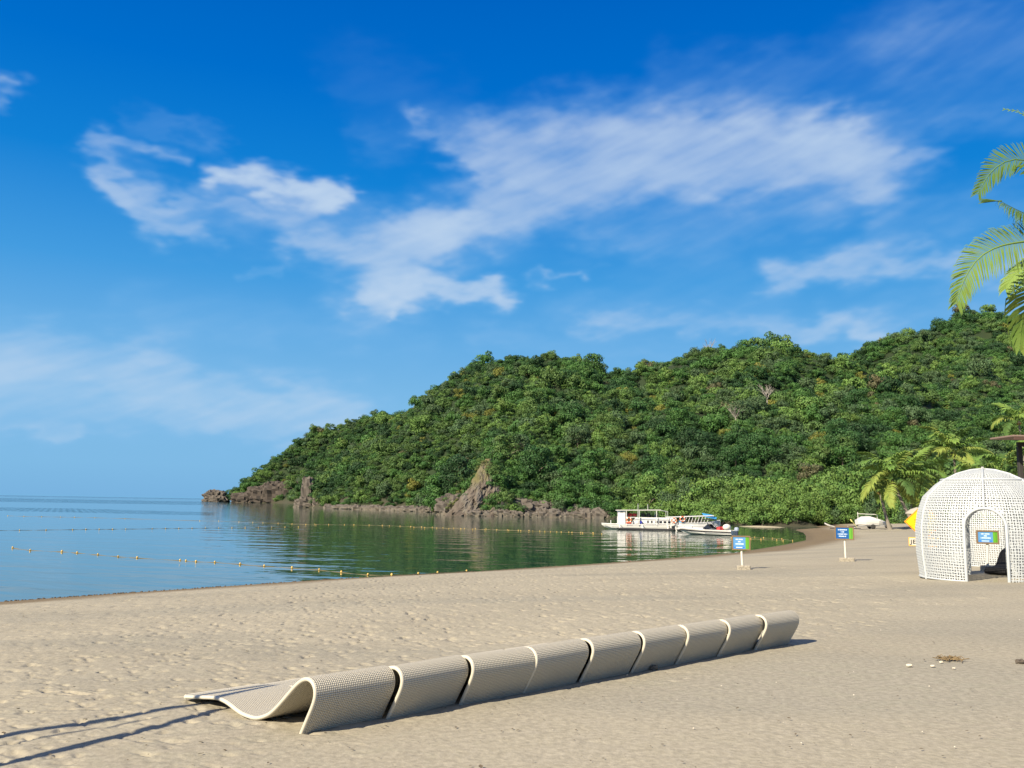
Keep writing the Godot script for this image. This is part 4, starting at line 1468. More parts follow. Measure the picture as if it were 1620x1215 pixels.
func make_dome(label: String, at: Vector3, turn: float, group: String) -> Node3D:
	var t := thing("lattice_dome", label, "dome cabana", at, turn, group)
	var white := mat("white_powder_coat", lin(0.44, 0.475, 0.50), 0.5)
	var cv := dome_profile()
	var total := cv.get_baked_length()
	var ring_s := cv.get_closest_offset(Vector2(0.90, 2.31))
	for k in 6:
		var a0 := TAU * k / 6.0
		var lo := lattice(cv, a0 + 0.012, a0 + TAU / 6.0 - 0.012, 0.03, ring_s - 0.02, 25, 39)
		obj("lattice_panel", lo, white, t)
		var hi := lattice(cv, a0 + 0.02, a0 + TAU / 6.0 - 0.02, ring_s + 0.02, total - 0.05, 13, 15)
		obj("roof_panel", hi, white, t)
		var rib := Shape.new()
		var pts := []
		var open := k == 0 or k == 3
		for i in 40:
			var p := cv.sample_baked(total * i / 39.0)
			if open and in_door(a0, p):
				continue
			pts.append(polar(a0, p) * Vector3(1.008, 1.002, 1.008))
		rib.tube(pts, 0.024, 8)
		obj("rib", rib, white, t)
	for h in [[0.03, 0.022], [ring_s, 0.024]]:
		var p := cv.sample_baked(h[0])
		var hoop := Shape.new()
		if h[0] < 0.5:
			for half in 2:
				var pts := []
				for i in 40:
					pts.append(polar(PI * half + lerpf(0.28, PI - 0.28, i / 39.0), p))
				hoop.tube(pts, h[1], 8)
		else:
			var pts := []
			for i in 73:
				pts.append(polar(TAU * i / 72.0, p * Vector2(1.008, 1.002)))
			hoop.tube(pts, h[1], 8, false)
		obj("base_hoop" if h[0] < 0.5 else "ring", hoop, white, t)
	for c in [0.0, PI]:
		var pts := []
		for side in 1:
			for i in 46:
				var f := i / 45.0
				var xy: Vector2
				if f < 0.3:
					xy = Vector2(-0.42, 1.23 * f / 0.3)
				elif f > 0.7:
					xy = Vector2(0.42, 1.23 * (1.0 - f) / 0.3)
				else:
					var an := PI - PI * (f - 0.3) / 0.4
					xy = Vector2(cos(an) * 0.42, 1.23 + sin(an) * 0.42)
				var rad := 1.5
				for it in 60:
					var q := cv.sample_baked(total * it / 100.0)
					if q.y >= xy.y:
						rad = q.x
						break
				pts.append(polar(c + xy.x / rad, Vector2(rad * 1.005, xy.y)))
		var frame := Shape.new()
		frame.tube(pts, 0.034, 8)
		obj("arch_frame", frame, white, t)
	var cap := Shape.new()
	cap.lathe([Vector2(0.0, 2.555), Vector2(0.09, 2.56), Vector2(0.09, 2.585), Vector2(0.03, 2.60), Vector2(0.03, 2.63), Vector2(0.0, 2.63)], 14)
	obj("top_cap", cap, mat("grey_cap", lin(0.35, 0.36, 0.36), 0.5), t)
	return t

func build_dome() -> void:
	var first := make_dome("white pierced lattice dome with an arched doorway facing the viewer", P(11.22, 21.1, 1.30), -0.50, "lattice domes on the beach")
	var second := first.duplicate() as Node3D
	second.name = numbered("lattice_dome")
	add_child(second)
	second.position = P(15.0, 27.2, 1.25)
	second.rotation.y = -0.15
	tag(second, "second white lattice dome, half hidden behind the first one", "dome cabana", "lattice domes on the beach")
	# a dark soft seat in the shade
	var bag := thing("floor_seat", "black padded floor seat with a backrest inside the front dome", "floor seat", P(12.45, 22.5, 1.31), 0.35)
	var sh := Shape.new()
	var prof := [Vector2(-0.40, 0.02), Vector2(-0.43, 0.12), Vector2(-0.36, 0.19), Vector2(-0.08, 0.20), Vector2(0.06, 0.28), Vector2(0.22, 0.60), Vector2(0.32, 0.70), Vector2(0.40, 0.66), Vector2(0.42, 0.40), Vector2(0.40, 0.02)]
	var rows := []
	for k in 11:
		var f := k / 10.0 * 2.0 - 1.0
		var puff := pow(1.0 - pow(absf(f), 4.0), 0.5) * 0.14 + 0.86
		var row := PackedVector3Array()
		for q in prof:
			row.append(Vector3(q.x * puff, q.y * puff, f * 0.36))
		rows.append(row)
	sh.sheet(rows, true)
	for e in [0, 10]:
		var mid := Vector3(0, 0.15, rows[e][0].z)
		for j in prof.size():
			sh.face([mid, rows[e][j], rows[e][(j + 1) % prof.size()]], Vector3(0, 0.15, 0))
	obj("cushion", sh, mat("black_fabric", lin(0.012, 0.012, 0.014), 0.85), bag)
	var piping := Shape.new()
	for e in [0, 10]:
		var pts := []
		for j in prof.size():
			pts.append(rows[e][j])
		piping.tube(pts, 0.012, 6)
	obj("piping", piping, mat("black_piping", lin(0.03, 0.03, 0.032), 0.6), bag)
	var tw := Shape.new()
	tw.box(Vector3(0, 0, 0), Vector3(0.12, 0.34, 0.02), 0.008)
	tw.box(Vector3(0.06, -0.05, 0.022), Vector3(0.11, 0.28, 0.016), 0.006)
	var o := obj("towel", tw, mat("coral_cloth", lin(0.62, 0.16, 0.10), 0.9))
	o.position = P(12.00, 20.2, 1.83)
	o.rotation.y = 0.2
	tag(o, "small coral red cloth hung inside the front dome, right of its door", "towel")

# ------------------------------------------------------------------ signs
func panel(sh: Shape, at: Vector3, w: float, h: float) -> void:   # a printed face towards +z
	var a := at + Vector3(-w / 2, -h / 2, 0)
	var b := at + Vector3(w / 2, -h / 2, 0)
	var c := at + Vector3(w / 2, h / 2, 0)
	var d := at + Vector3(-w / 2, h / 2, 0)
	for q in [[a, Vector2(0, 1)], [c, Vector2(1, 0)], [b, Vector2(1, 1)], [a, Vector2(0, 1)], [d, Vector2(0, 0)], [c, Vector2(1, 0)]]:
		sh.put(q[0], Vector3.BACK, q[1])

func printed(key: String, im: Image, rough := 0.4) -> StandardMaterial3D:
	var m := mat(key, Color.WHITE, rough)
	m.albedo_texture = ImageTexture.create_from_image(im)
	m.texture_repeat = false
	return m

func notice(s: int, blue: Color, lines: Array, foot: bool) -> Image:   # blue notice with a green band; rows of small white lettering too small to read
	var im := Image.create(192, 128, false, Image.FORMAT_RGB8)
	im.fill(blue)
	im.fill_rect(Rect2i(148, 0, 44, 128), Color(0.36, 0.60, 0.18))
	im.fill_rect(Rect2i(176, 0, 8, 128), Color(0.29, 0.50, 0.15))
	var rng := RandomNumberGenerator.new()
	rng.seed = s
	var y := 18
	for l in lines:
		var x := int(74 - l / 2.0)
		var end := int(74 + l / 2.0)
		while x < end:
			var w := rng.randi_range(3, 5)
			im.fill_rect(Rect2i(x, y, w, 13), Color(0.92, 0.95, 0.97))
			im.fill_rect(Rect2i(x + 1, y + rng.randi_range(2, 8), maxi(w - 2, 1), 2), blue)
			x += w + (2 if rng.randf() < 0.8 else 6)
		y += 25
	if foot:
		im.fill_rect(Rect2i(6, 104, 132, 18), Color(0.20, 0.46, 0.78))
		im.fill_rect(Rect2i(34, 108, 76, 8), Color(0.85, 0.92, 0.97))
	return im

func notice_sign(label: String, at: Vector3, turn: float, w: float, h: float, top: float, print_: Material, lean: float, foot_w: float) -> Node3D:
	var t := thing("notice_sign", label, "sign", at, turn, "blue notices on posts")
	var post := mat("pale_post", lin(0.58, 0.56, 0.49), 0.7)
	var wood := mat("brown_frame", lin(0.17, 0.115, 0.06), 0.7)
	var conc := mat("old_concrete", lin(0.36, 0.33, 0.27), 0.95)
	conc.albedo_texture = noise_tex(81, 128, 0.06, 4, 0.7, 1.1)
	conc.uv1_triplanar = true
	conc.uv1_scale = Vector3.ONE * 2.0
	var s := Shape.new()
	s.tube([Vector3(0, 0.05, -0.02), Vector3(lean, top - h * 0.4, -0.045)], 0.034, 10)
	obj("post", s, post, t)
	s = Shape.new()
	s.box(Vector3(0.03, 0.065, 0), Vector3(foot_w, 0.17, 0.3), 0.025, Basis(Vector3.BACK, 0.03))
	obj("foot_block", s, conc, t)
	s = Shape.new()
	var c := Vector3(lean, top - h / 2, 0.0)
	s.box(c, Vector3(w - 0.08, h - 0.08, 0.03), 0.004)
	obj("board", s, wood, t)
	s = Shape.new()
	for k in [-1.0, 1.0]:
		s.box(c + Vector3(0, k * (h / 2 - 0.02), 0.008), Vector3(w, 0.042, 0.05), 0.006)
		s.box(c + Vector3(k * (w / 2 - 0.02), 0, 0.008), Vector3(0.042, h - 0.085, 0.05), 0.006)
	obj("frame", s, wood, t)
	s = Shape.new()
	panel(s, c + Vector3(0, 0, 0.019), w - 0.085, h - 0.085)
	obj("notice", s, print_, t)
	return t

func build_signs() -> void:
	var p1 := printed("pale_notice", notice(1, Color(0.34, 0.54, 0.74), [86, 30, 96], true), 0.25)
	var p2 := printed("blue_notice", notice(2, Color(0.03, 0.31, 0.57), [100, 36, 104, 84], false), 0.4)
	notice_sign("pale blue notice on a post, left one, near the waterline", P(6.99, 26.97, 1.01), -0.20, 0.55, 0.43, 1.02, p1, -0.03, 0.40)
	notice_sign("deep blue notice with four white lines on a post, mid beach", P(11.86, 31.7, 1.03), -0.30, 0.64, 0.47, 1.23, p2, -0.02, 0.52)
	notice_sign("blue notice seen through the dome doorway", P(12.86, 24.2, 1.29), -0.35, 0.55, 0.36, 1.08, p1, 0.04, 0.40)
	# jellyfish warning
	var t := thing("warning_sign", "yellow diamond warning sign half hidden by the dome's left edge", "sign", P(11.06, 24.0, 1.24), -0.30)
	var s := Shape.new()
	s.box(Vector3(0, 0.85, -0.04), Vector3(0.06, 1.9, 0.05), 0.01)
	obj("post", s, mat("pale_post", Color.WHITE), t)
	var size := 256
	var im := Image.create(size, size, false, Image.FORMAT_RGB8)
	im.fill(Color(0.93, 0.55, 0.10))
	im.fill_rect(Rect2i(13, 13, size - 26, size - 26), Color(0.86, 0.78, 0.05))
	# pictogram: a bell with trailing tentacles, upright once the square stands on its corner
	for y in size:
		for x in size:
			var u := (x - 128) / 128.0
			var v := (y - 128) / 128.0
			var q := Vector2((u + v) * 0.7071, (v - u) * 0.7071)   # right, down in the upright sign
			var dark := false
			var bell := Vector2(q.x / 0.40, (q.y + 0.02) / 0.34).length() < 1.0 and q.y < -0.02
			if bell:
				dark = true
			for k in 7:
				var tx := (k - 3) * 0.12 + (k - 3) * 0.55 * maxf(q.y, 0) + 0.05 * sin(q.y * 14.0 + k)
				if q.y > -0.04 and q.y < 0.5 - 0.04 * absf(k - 3) and absf(q.x - tx) < 0.026:
					dark = true
			if (absf(q.y + 0.14) < 0.03 or absf(q.y - 0.02) < 0.024) and absf(q.x) > 0.3 and absf(q.x) < 0.72:
				dark = true
			if dark:
				im.set_pixel(x, y, Color(0.07, 0.07, 0.05))
	s = Shape.new()
	s.box(Vector3(0, 0, 0), Vector3(0.70, 0.70, 0.016), 0.004, Basis())
	var b := obj("diamond", s, mat("sign_edge", lin(0.75, 0.30, 0.02), 0.5), t)
	b.position = Vector3(0.05, 1.33, 0)
	b.rotation.z = PI / 4
	s = Shape.new()
	panel(s, Vector3(0, 0, 0.0105), 0.695, 0.695)
	obj("pictogram", s, printed("jellyfish_print", im), b)
	s = Shape.new()
	s.box(Vector3(0.05, 0.80, 0), Vector3(0.80, 0.23, 0.016), 0.004)
	var pl := obj("plate", s, mat("sign_edge_plate", lin(0.80, 0.42, 0.05), 0.5), t)
	s = Shape.new()
	s.box(Vector3(0.05, 0.80, 0.010), Vector3(0.76, 0.19, 0.006), 0.001)
	obj("plate_face", s, mat("white_face", lin(0.52, 0.50, 0.44), 0.5), pl)
	var tm := TextMesh.new()
	var font := SystemFont.new()
	font.font_names = ["Droid Sans"]
	font.font_weight = 700
	font.font_italic = true
	tm.font = font
	tm.text = "JELLYFISH"
	tm.font_size = 32
	tm.pixel_size = 0.0047
	tm.depth = 0.004
	var o := obj("lettering", tm, mat("black_print", lin(0.02, 0.02, 0.025), 0.5), pl)
	o.position = Vector3(0.04, 0.80, 0.0155)

# ------------------------------------------------------------------ boats
func hull(secs: Array) -> Shape:   # stations: x, half beam at the rail, half beam at the chine, rail, chine and keel heights
	var sh := Shape.new()
	var rows := []
	for s in secs:
		var r := PackedVector3Array()
		r.append(Vector3(s[0], s[3], s[1])); r.append(Vector3(s[0], lerpf(s[3], s[4], 0.5), lerpf(s[1], s[2], 0.35)))
		r.append(Vector3(s[0], s[4], s[2])); r.append(Vector3(s[0], s[5], 0)); r.append(Vector3(s[0], s[4], -s[2]))
		r.append(Vector3(s[0], lerpf(s[3], s[4], 0.5), -lerpf(s[1], s[2], 0.35))); r.append(Vector3(s[0], s[3], -s[1]))
		rows.append(r)
	for i in rows.size() - 1:
		for j in 6:
			var c := Vector3((secs[i][0] + secs[i + 1][0]) / 2, secs[i][3] + 0.3, 0)
			sh.face([rows[i][j], rows[i][j + 1], rows[i + 1][j + 1]], c)
			sh.face([rows[i][j], rows[i + 1][j + 1], rows[i + 1][j]], c)
	for e in [0, rows.size() - 1]:
		var c := Vector3(secs[rows.size() / 2][0], 0.3, 0)
		for j in range(1, 6):
			sh.face([rows[e][0], rows[e][j], rows[e][j + 1]], c)
	return sh

func deck(secs: Array, down: float, inset := 0.02) -> Shape:
	var sh := Shape.new()
	for i in secs.size() - 1:
		var a: Array = secs[i]
		var b: Array = secs[i + 1]
		sh.face([Vector3(a[0], a[3] - down, a[1] - inset), Vector3(b[0], b[3] - down, b[1] - inset), Vector3(b[0], b[3] - down, -b[1] + inset), Vector3(a[0], a[3] - down, -a[1] + inset)], Vector3(0, -5, 0))
	return sh

func rail_of(secs: Array, r: float) -> Shape:
	var sh := Shape.new()
	for k in [-1.0, 1.0]:
		var pts := []
		for s in secs:
			pts.append(Vector3(s[0], s[3], s[1] * k))
		sh.tube(pts, r, 6)
	return sh

func life_ring(parent: Node, at: Vector3, r: float, turn := 0.0) -> void:
	var orange := mat("ring_orange", lin(0.56, 0.19, 0.10), 0.6)
	var sh := Shape.new()
	var pts := []
	for i in 25:
		pts.append(Vector3(cos(TAU * i / 24.0), sin(TAU * i / 24.0), 0) * r)
	sh.tube(pts, r * 0.30, 8, false)
	var o := obj("life_ring", sh, orange, parent)
	o.position = at
	o.rotation.y = turn
	for k in 4:
		var b := Shape.new()
		var q := []
		for i in 4:
			var an := TAU * k / 4.0 + 0.6 + i * 0.12
			q.append(Vector3(cos(an), sin(an), 0) * r)
		b.tube(q, r * 0.325, 8)
		obj("white_band", b, mat("ring_white", lin(0.78, 0.77, 0.74), 0.6), o)

func bars(list: Array, r: float, sides := 6) -> Shape:
	var sh := Shape.new()
	for l in list:
		sh.tube([l[0], l[1]], r, sides)
	return sh

func outrigger(parent: Node, z: float, x0: float, x1: float, white: Material, dark: Material) -> void:
	var s := Shape.new()
	s.tube([Vector3(x0, 0.16, z), Vector3(x0 + 0.5, 0.08, z), Vector3(x1 - 1.0, 0.02, z), Vector3(x1 - 0.3, 0.10, z), Vector3(x1, 0.30, z)], [0.05, 0.15, 0.17, 0.15, 0.06], 10)
	obj("outrigger_float", s, dark, parent)
	s = Shape.new()
	s.box(Vector3((x0 + x1) / 2 + 0.2, 0.60, z), Vector3(x1 - x0, 0.09, 0.12), 0.02)
	obj("outrigger_rail", s, white, parent)
	for f in [0.03, 0.42, 0.86]:
		s = Shape.new()
		var x := lerpf(x0 + 0.2, x1, f)
		s.box(Vector3(x, 0.34, z), Vector3(0.16, 0.48, 0.08), 0.02)
		obj("strut", s, white, parent)
		s = Shape.new()
		s.tube([Vector3(x, 0.62, z), Vector3(x, 0.68, 0)], 0.04, 6)
		obj("boom", s, white, parent)

func build_boats() -> void:
	var white := mat("white_boat_paint", lin(0.68, 0.68, 0.67), 0.35)
	var dark := mat("tarred_wood", lin(0.02, 0.02, 0.024), 0.5)
	var grey := mat("grey_paint", lin(0.42, 0.43, 0.44), 0.5)
	var glass := mat("dark_window", lin(0.015, 0.02, 0.03), 0.08)
	var red := mat("red_seat", lin(0.40, 0.03, 0.035), 0.6)
	var blue := mat("blue_tarp", lin(0.05, 0.30, 0.62), 0.6)
	# the ferry
	var t := thing("outrigger_ferry", "white outrigger ferry with a roofed deck and two masts at anchor", "boat", P(15.4, 107.0, 0.0), -0.06)
	var secs := [[-4.4, 0.03, 0.02, 0.66, 0.56, 0.50], [-4.0, 0.35, 0.16, 0.64, 0.36, 0.22], [-3.2, 0.62, 0.42, 0.60, 0.16, -0.05], [-1.5, 0.80, 0.62, 0.58, 0.06, -0.25], [1.5, 0.82, 0.66, 0.58, 0.05, -0.28], [4.0, 0.74, 0.58, 0.60, 0.08, -0.2], [4.7, 0.62, 0.5, 0.66, 0.16, -0.05]]
	obj("hull", hull(secs), white, t)
	obj("deck", deck(secs, 0.05), grey, t)
	obj("rail", rail_of(secs, 0.045), white, t)
	var s := Shape.new()
	s.box(Vector3(-2.06, 1.39, 0), Vector3(0.92, 1.62, 1.5), 0.03)
	var cab := obj("wheelhouse", s, white, t)
	s = Shape.new()
	s.box(Vector3(-2.06, 2.02, 0.753), Vector3(0.36, 0.10, 0.012), 0.0)
	obj("vent", s, glass, cab)
	s = Shape.new()
	s.box(Vector3(-2.525, 1.75, 0), Vector3(0.012, 0.5, 1.1), 0.0)
	obj("windscreen", s, glass, cab)
	s = Shape.new()
	s.box(Vector3(-0.05, 2.27, 0), Vector3(5.3, 0.10, 2.0), 0.03, Basis(Vector3.BACK, 0.02))
	obj("roof", s, mat("roof_cream", lin(0.55, 0.54, 0.50), 0.5), t)
	s = bars([[Vector3(2.6, 2.28, 0.95), Vector3(3.35, 2.18, 0.95)], [Vector3(3.35, 2.18, 0.95), Vector3(3.35, 0.62, 0.95)], [Vector3(2.6, 2.28, -0.95), Vector3(3.35, 2.18, -0.95)], [Vector3(3.35, 2.18, -0.95), Vector3(3.35, 0.62, -0.95)], [Vector3(3.35, 2.18, 0.95), Vector3(3.35, 2.18, -0.95)]], 0.03)
	obj("aft_frame", s, grey, t)
	for z in [0.93, -0.93]:
		for x in [-1.5, 0.0, 2.05]:
			s = Shape.new()
			s.box(Vector3(x, 1.42, z), Vector3(0.07, 1.68, 0.06), 0.01)
			obj("roof_post", s, white, t)
		s = Shape.new()
		s.box(Vector3(0.9, 1.42, z), Vector3(4.9, 0.07, 0.05), 0.01)
		obj("handrail", s, white, t)
	s = Shape.new()
	s.box(Vector3(1.95, 1.04, 0), Vector3(4.6, 0.78, 1.3), 0.06)
	var body := obj("deckhouse", s, white, t)
	s = Shape.new()
	s.face([Vector3(-0.9, 0.66, 0.6), Vector3(-0.36, 1.40, 0.6), Vector3(-0.36, 0.66, 0.6)], Vector3(-0.5, 0.9, 0))
	s.face([Vector3(-0.9, 0.66, -0.6), Vector3(-0.36, 1.40, -0.6), Vector3(-0.36, 0.66, -0.6)], Vector3(-0.5, 0.9, 0))
	s.face([Vector3(-0.9, 0.66, 0.6), Vector3(-0.9, 0.66, -0.6), Vector3(-0.36, 1.40, -0.6), Vector3(-0.36, 1.40, 0.6)], Vector3(-0.3, 0.5, 0))
	obj("sloping_front", s, white, body)
	for x in [0.10, 1.05, 1.50, 2.10, 2.55, 3.05, 3.55, 4.0]:
		s = Shape.new()
		s.box(Vector3(x, 0.92, 0.653), Vector3(0.34 if x > 1.8 else 0.2, 0.26, 0.014), 0.0)
		obj("window", s, glass, body)
	s = Shape.new()
	s.box(Vector3(0.16, 0.84, 0.80), Vector3(0.42, 0.32, 0.18), 0.04)
	obj("blue_drum", s, mat("blue_plastic", lin(0.03, 0.04, 0.28), 0.4), t)
	for x in [-1.0, -0.45]:
		s = Shape.new()
		s.box(Vector3(x, 1.72, -0.3), Vector3(0.5, 0.36, 0.7), 0.08)
		obj("seat_back", s, red, t)
	for x in [0.55, 1.2]:
		s = Shape.new()
		s.box(Vector3(x, 1.70, -0.4), Vector3(0.42, 0.40, 0.6), 0.08)
		obj("locker", s, dark, t)
	for z in [1.95, -1.95]:
		outrigger(t, z, -2.75, 4.2, white, dark)
	for m in [[-0.15, 0.6, 3.05], [1.08, 2.2, 3.0]]:
		s = Shape.new()
		s.tube([Vector3(m[0], m[1], 1.0 if m[0] < 0 else 0.2), Vector3(m[0], m[2], 1.0 if m[0] < 0 else 0.2)], [0.04, 0.03], 8)
		obj("mast", s, grey, t)
	s = bars([[Vector3(-3.3, 0.55, 0), Vector3(-3.3, 1.05, 0)]], 0.045)
	obj("bow_post", s, white, t)
	life_ring(t, Vector3(-1.22, 1.12, 1.0), 0.26)
	s = Shape.new()
	s.box(Vector3(-1.22, 0.80, 0.98), Vector3(0.6, 0.26, 0.14), 0.05)
	obj("life_vest", s, mat("vest_red", lin(0.60, 0.09, 0.05), 0.7), t)
	# the second outrigger, with the slanting canopy poles
	t = thing("outrigger_boat", "white outrigger boat with slanting canopy poles and a blue tarp", "boat", P(21.3, 104.5, 0.0), 0.12)
	secs = [[-1.9, 0.55, 0.45, 0.92, 0.16, -0.1], [-1.5, 0.66, 0.52, 0.90, 0.1, -0.2], [0.5, 0.72, 0.55, 0.92, 0.06, -0.25], [2.2, 0.55, 0.36, 1.02, 0.14, -0.1], [3.4, 0.05, 0.03, 1.28, 0.8, 0.62]]
	obj("hull", hull(secs), white, t)
	obj("deck", deck(secs, 0.10), grey, t)
	obj("rail", rail_of(secs, 0.045), white, t)
	s = Shape.new()
	s.box(Vector3(-0.3, 1.66, 0), Vector3(5.4, 0.09, 1.5), 0.02, Basis(Vector3.BACK, 0.045))
	obj("canopy", s, white, t)
	for i in 9:
		for z in [0.66, -0.66]:
			s = bars([[Vector3(-1.5 + i * 0.38, 0.90, z), Vector3(-1.22 + i * 0.38, 1.62 + i * 0.012, z)]], 0.026)
			obj("canopy_pole", s, white, t)
	s = Shape.new()
	s.box(Vector3(2.0, 1.74, 0.1), Vector3(1.3, 0.05, 1.5), 0.02, Basis(Vector3.BACK, -0.16) * Basis(Vector3.RIGHT, 0.3))
	s.box(Vector3(2.35, 1.55, 0.55), Vector3(0.8, 0.30, 0.04), 0.01, Basis(Vector3.BACK, -0.2))
	obj("tarp", s, blue, t)
	s = Shape.new()
	s.box(Vector3(-1.55, 1.0, 0.5), Vector3(0.30, 0.34, 0.3), 0.04)
	obj("blue_crate", s, blue, t)
	life_ring(t, Vector3(-2.42, 1.18, 0.76), 0.28)
	life_ring(t, Vector3(-1.42, 1.36, 0.80), 0.27)
	for z in [1.6, -1.6]:
		outrigger(t, z, -2.4, 2.2, white, dark)
	# the speedboat
	t = thing("speedboat", "white speedboat with a dark stripe and an outboard engine", "boat", P(20.1, 91.2, 0.0), 0.0)
	t.rotation.y = -0.50
	secs = [[-2.9, 0.03, 0.02, 0.62, 0.52, 0.40], [-2.4, 0.42, 0.20, 0.62, 0.34, 0.14], [-1.5, 0.82, 0.58, 0.58, 0.20, -0.06], [0.0, 1.02, 0.86, 0.52, 0.12, -0.2], [2.0, 1.02, 0.90, 0.50, 0.10, -0.2], [2.7, 0.98, 0.88, 0.48, 0.10, -0.16]]
	obj("hull", hull(secs), white, t)
	var stripe := Shape.new()
	for k in [-1.0, 1.0]:
		var rows := []
		for f in [0.10, 0.24]:
			var row := PackedVector3Array()
			for c in secs:
				row.append(Vector3(c[0] - (0.02 if c[0] < -2.5 else 0.0), c[3] - f, (c[1] + 0.012) * k - (c[1] - lerpf(c[1], c[2], 0.35)) * k * f / (0.5 * (c[3] - c[4]))))
			rows.append(row)
		stripe.sheet(rows, false, k < 0)
	obj("stripe", stripe, dark, t)
	obj("rail", rail_of(secs, 0.03), white, t)
	var fore := []
	for c in secs.slice(0, 4):
		fore.append(c)
	var fd := Shape.new()
	for i in 3:
		var a: Array = fore[i]
		var b: Array = fore[i + 1]
		for k in [-1.0, 1.0]:
			fd.face([Vector3(a[0], a[3], a[1] * k), Vector3(b[0], b[3], b[1] * k), Vector3(b[0], b[3] + 0.20, 0), Vector3(a[0], a[3] + (0.14 if i else 0.0), 0)], Vector3(0, -3, 0))
	obj("foredeck", fd, white, t)
	obj("cockpit_floor", deck(secs.slice(3, 6), 0.28), grey, t)
	s = Shape.new()
	s.face([Vector3(-0.25, 0.66, 0.85), Vector3(0.25, 1.08, 0.72), Vector3(0.25, 1.08, -0.72), Vector3(-0.25, 0.66, -0.85)], Vector3(0.5, 0.5, 0))
	s.face([Vector3(-0.25, 0.66, 0.85), Vector3(0.25, 1.08, 0.72), Vector3(0.75, 0.60, 0.95)], Vector3(0.3, 0.7, 0))
	s.face([Vector3(-0.25, 0.66, -0.85), Vector3(0.25, 1.08, -0.72), Vector3(0.75, 0.60, -0.95)], Vector3(0.3, 0.7, 0))
	obj("windshield", s, glass, t)
	var hoops := []
	for x in [0.0, 0.9, 1.6]:
		hoops.append([Vector3(0.9, 0.55, 0.95), Vector3(x, 1.50, 0.85)])
		hoops.append([Vector3(0.9, 0.55, -0.95), Vector3(x, 1.50, -0.85)])
		hoops.append([Vector3(x, 1.50, 0.85), Vector3(x, 1.50, -0.85)])
	obj("bimini_frame", bars(hoops, 0.022), dark, t)
	s = Shape.new()
	s.box(Vector3(0.15, 1.53, 0), Vector3(0.7, 0.08, 1.7), 0.03)
	obj("folded_bimini", s, dark, t)
	for z in [0.45, -0.45]:
		s = Shape.new()
		s.box(Vector3(1.35, 0.62, z), Vector3(0.45, 0.45, 0.5), 0.08)
		obj("seat", s, red, t)
	s = Shape.new()
	s.ball(Vector3(2.05, 0.80, 0.1), Vector3(0.42, 0.34, 0.5), 12, 8)
	obj("covered_bundle", s, mat("cream_cover", lin(0.62, 0.60, 0.54), 0.8), t)
	s = Shape.new()
	s.box(Vector3(3.0, 0.62, 0), Vector3(0.42, 0.42, 0.36), 0.10)
	var en := obj("outboard_engine", s, mat("engine_grey", lin(0.30, 0.36, 0.46), 0.3), t)
	s = Shape.new()
	s.box(Vector3(3.02, 0.22, 0), Vector3(0.22, 0.5, 0.16), 0.04)
	s.box(Vector3(3.25, 0.02, 0), Vector3(0.4, 0.05, 0.24), 0.02)
	obj("engine_leg", s, mat("engine_navy", lin(0.02, 0.03, 0.07), 0.4), en)
	# boat on its trailer
	t = thing("beached_boat", "white covered motor boat on a trailer beside the palms", "boat", P(40.5, 100.0, 0.66), -0.12)
	secs = [[-1.7, 0.66, 0.56, 1.0, 0.50, 0.42], [-0.8, 0.72, 0.60, 1.0, 0.46, 0.36], [0.6, 0.66, 0.48, 0.94, 0.46, 0.38], [1.7, 0.05, 0.03, 0.72, 0.56, 0.50]]
	obj("hull", hull(secs), white, t)
	s = Shape.new()
	var rows := []
	for c in [[-1.68, 1.02, 0.62], [-1.2, 1.36, 0.62], [-0.3, 1.42, 0.62], [0.5, 1.20, 0.56], [1.1, 0.98, 0.40], [1.66, 0.74, 0.06]]:
		var row := PackedVector3Array()
		for j in 9:
			var an := PI * j / 8.0
			row.append(Vector3(c[0], lerpf(0.9 if c[0] < 1.0 else 0.72, c[1], sin(an)), cos(an) * c[2]))
		rows.append(row)
	s.sheet(rows, false, false)
	obj("cover", s, mat("white_cover", lin(0.60, 0.60, 0.60), 0.6), t)
	s = bars([[Vector3(-1.6, 0.8, 0.4), Vector3(-1.62, 1.85, 0.4)], [Vector3(-1.62, 1.66, 0.4), Vector3(0.45, 1.60, 0.4)], [Vector3(0.45, 1.60, 0.4), Vector3(0.45, 1.1, 0.4)]], 0.035)
	obj("rod_rack", s, white, t)
	s = bars([[Vector3(-1.6, 0.36, 0.5), Vector3(1.3, 0.34, 0.3)], [Vector3(-1.6, 0.36, -0.5), Vector3(1.3, 0.34, -0.3)], [Vector3(1.3, 0.34, 0.3), Vector3(1.9, 0.34, 0.0)], [Vector3(1.3, 0.34, -0.3), Vector3(1.9, 0.34, 0.0)]], 0.05)
	obj("trailer", s, grey, t)
	for x in [-0.1, 1.75]:
		for z in [0.72, -0.72]:
			var wh := Shape.new()
			var pr := [Vector2(0.0, -0.08), Vector2(0.16, -0.09), Vector2(0.25, -0.07), Vector2(0.27, 0.0), Vector2(0.25, 0.07), Vector2(0.16, 0.09), Vector2(0.0, 0.08)]
			wh.lathe(pr, 14)
			var o := obj("wheel", wh, mat("tyre", lin(0.03, 0.03, 0.03), 0.9), t)
			o.position = Vector3(x, 0.27, z if x < 1 else z * 0.5)
			o.rotation.x = PI / 2
	# outrigger canoe drawn up beside it
	t = thing("outrigger_canoe", "slim white outrigger canoe drawn up left of the covered boat", "canoe", P(38.6, 104.0, 0.46), 0.10)
	secs = [[-2.1, 0.02, 0.015, 0.78, 0.66, 0.60], [-1.5, 0.16, 0.10, 0.52, 0.36, 0.30], [-0.6, 0.26, 0.18, 0.34, 0.12, 0.05], [0.6, 0.28, 0.20, 0.32, 0.08, 0.0], [1.5, 0.20, 0.13, 0.38, 0.16, 0.08], [2.0, 0.03, 0.02, 0.52, 0.36, 0.30]]
	obj("hull", hull(secs), white, t)
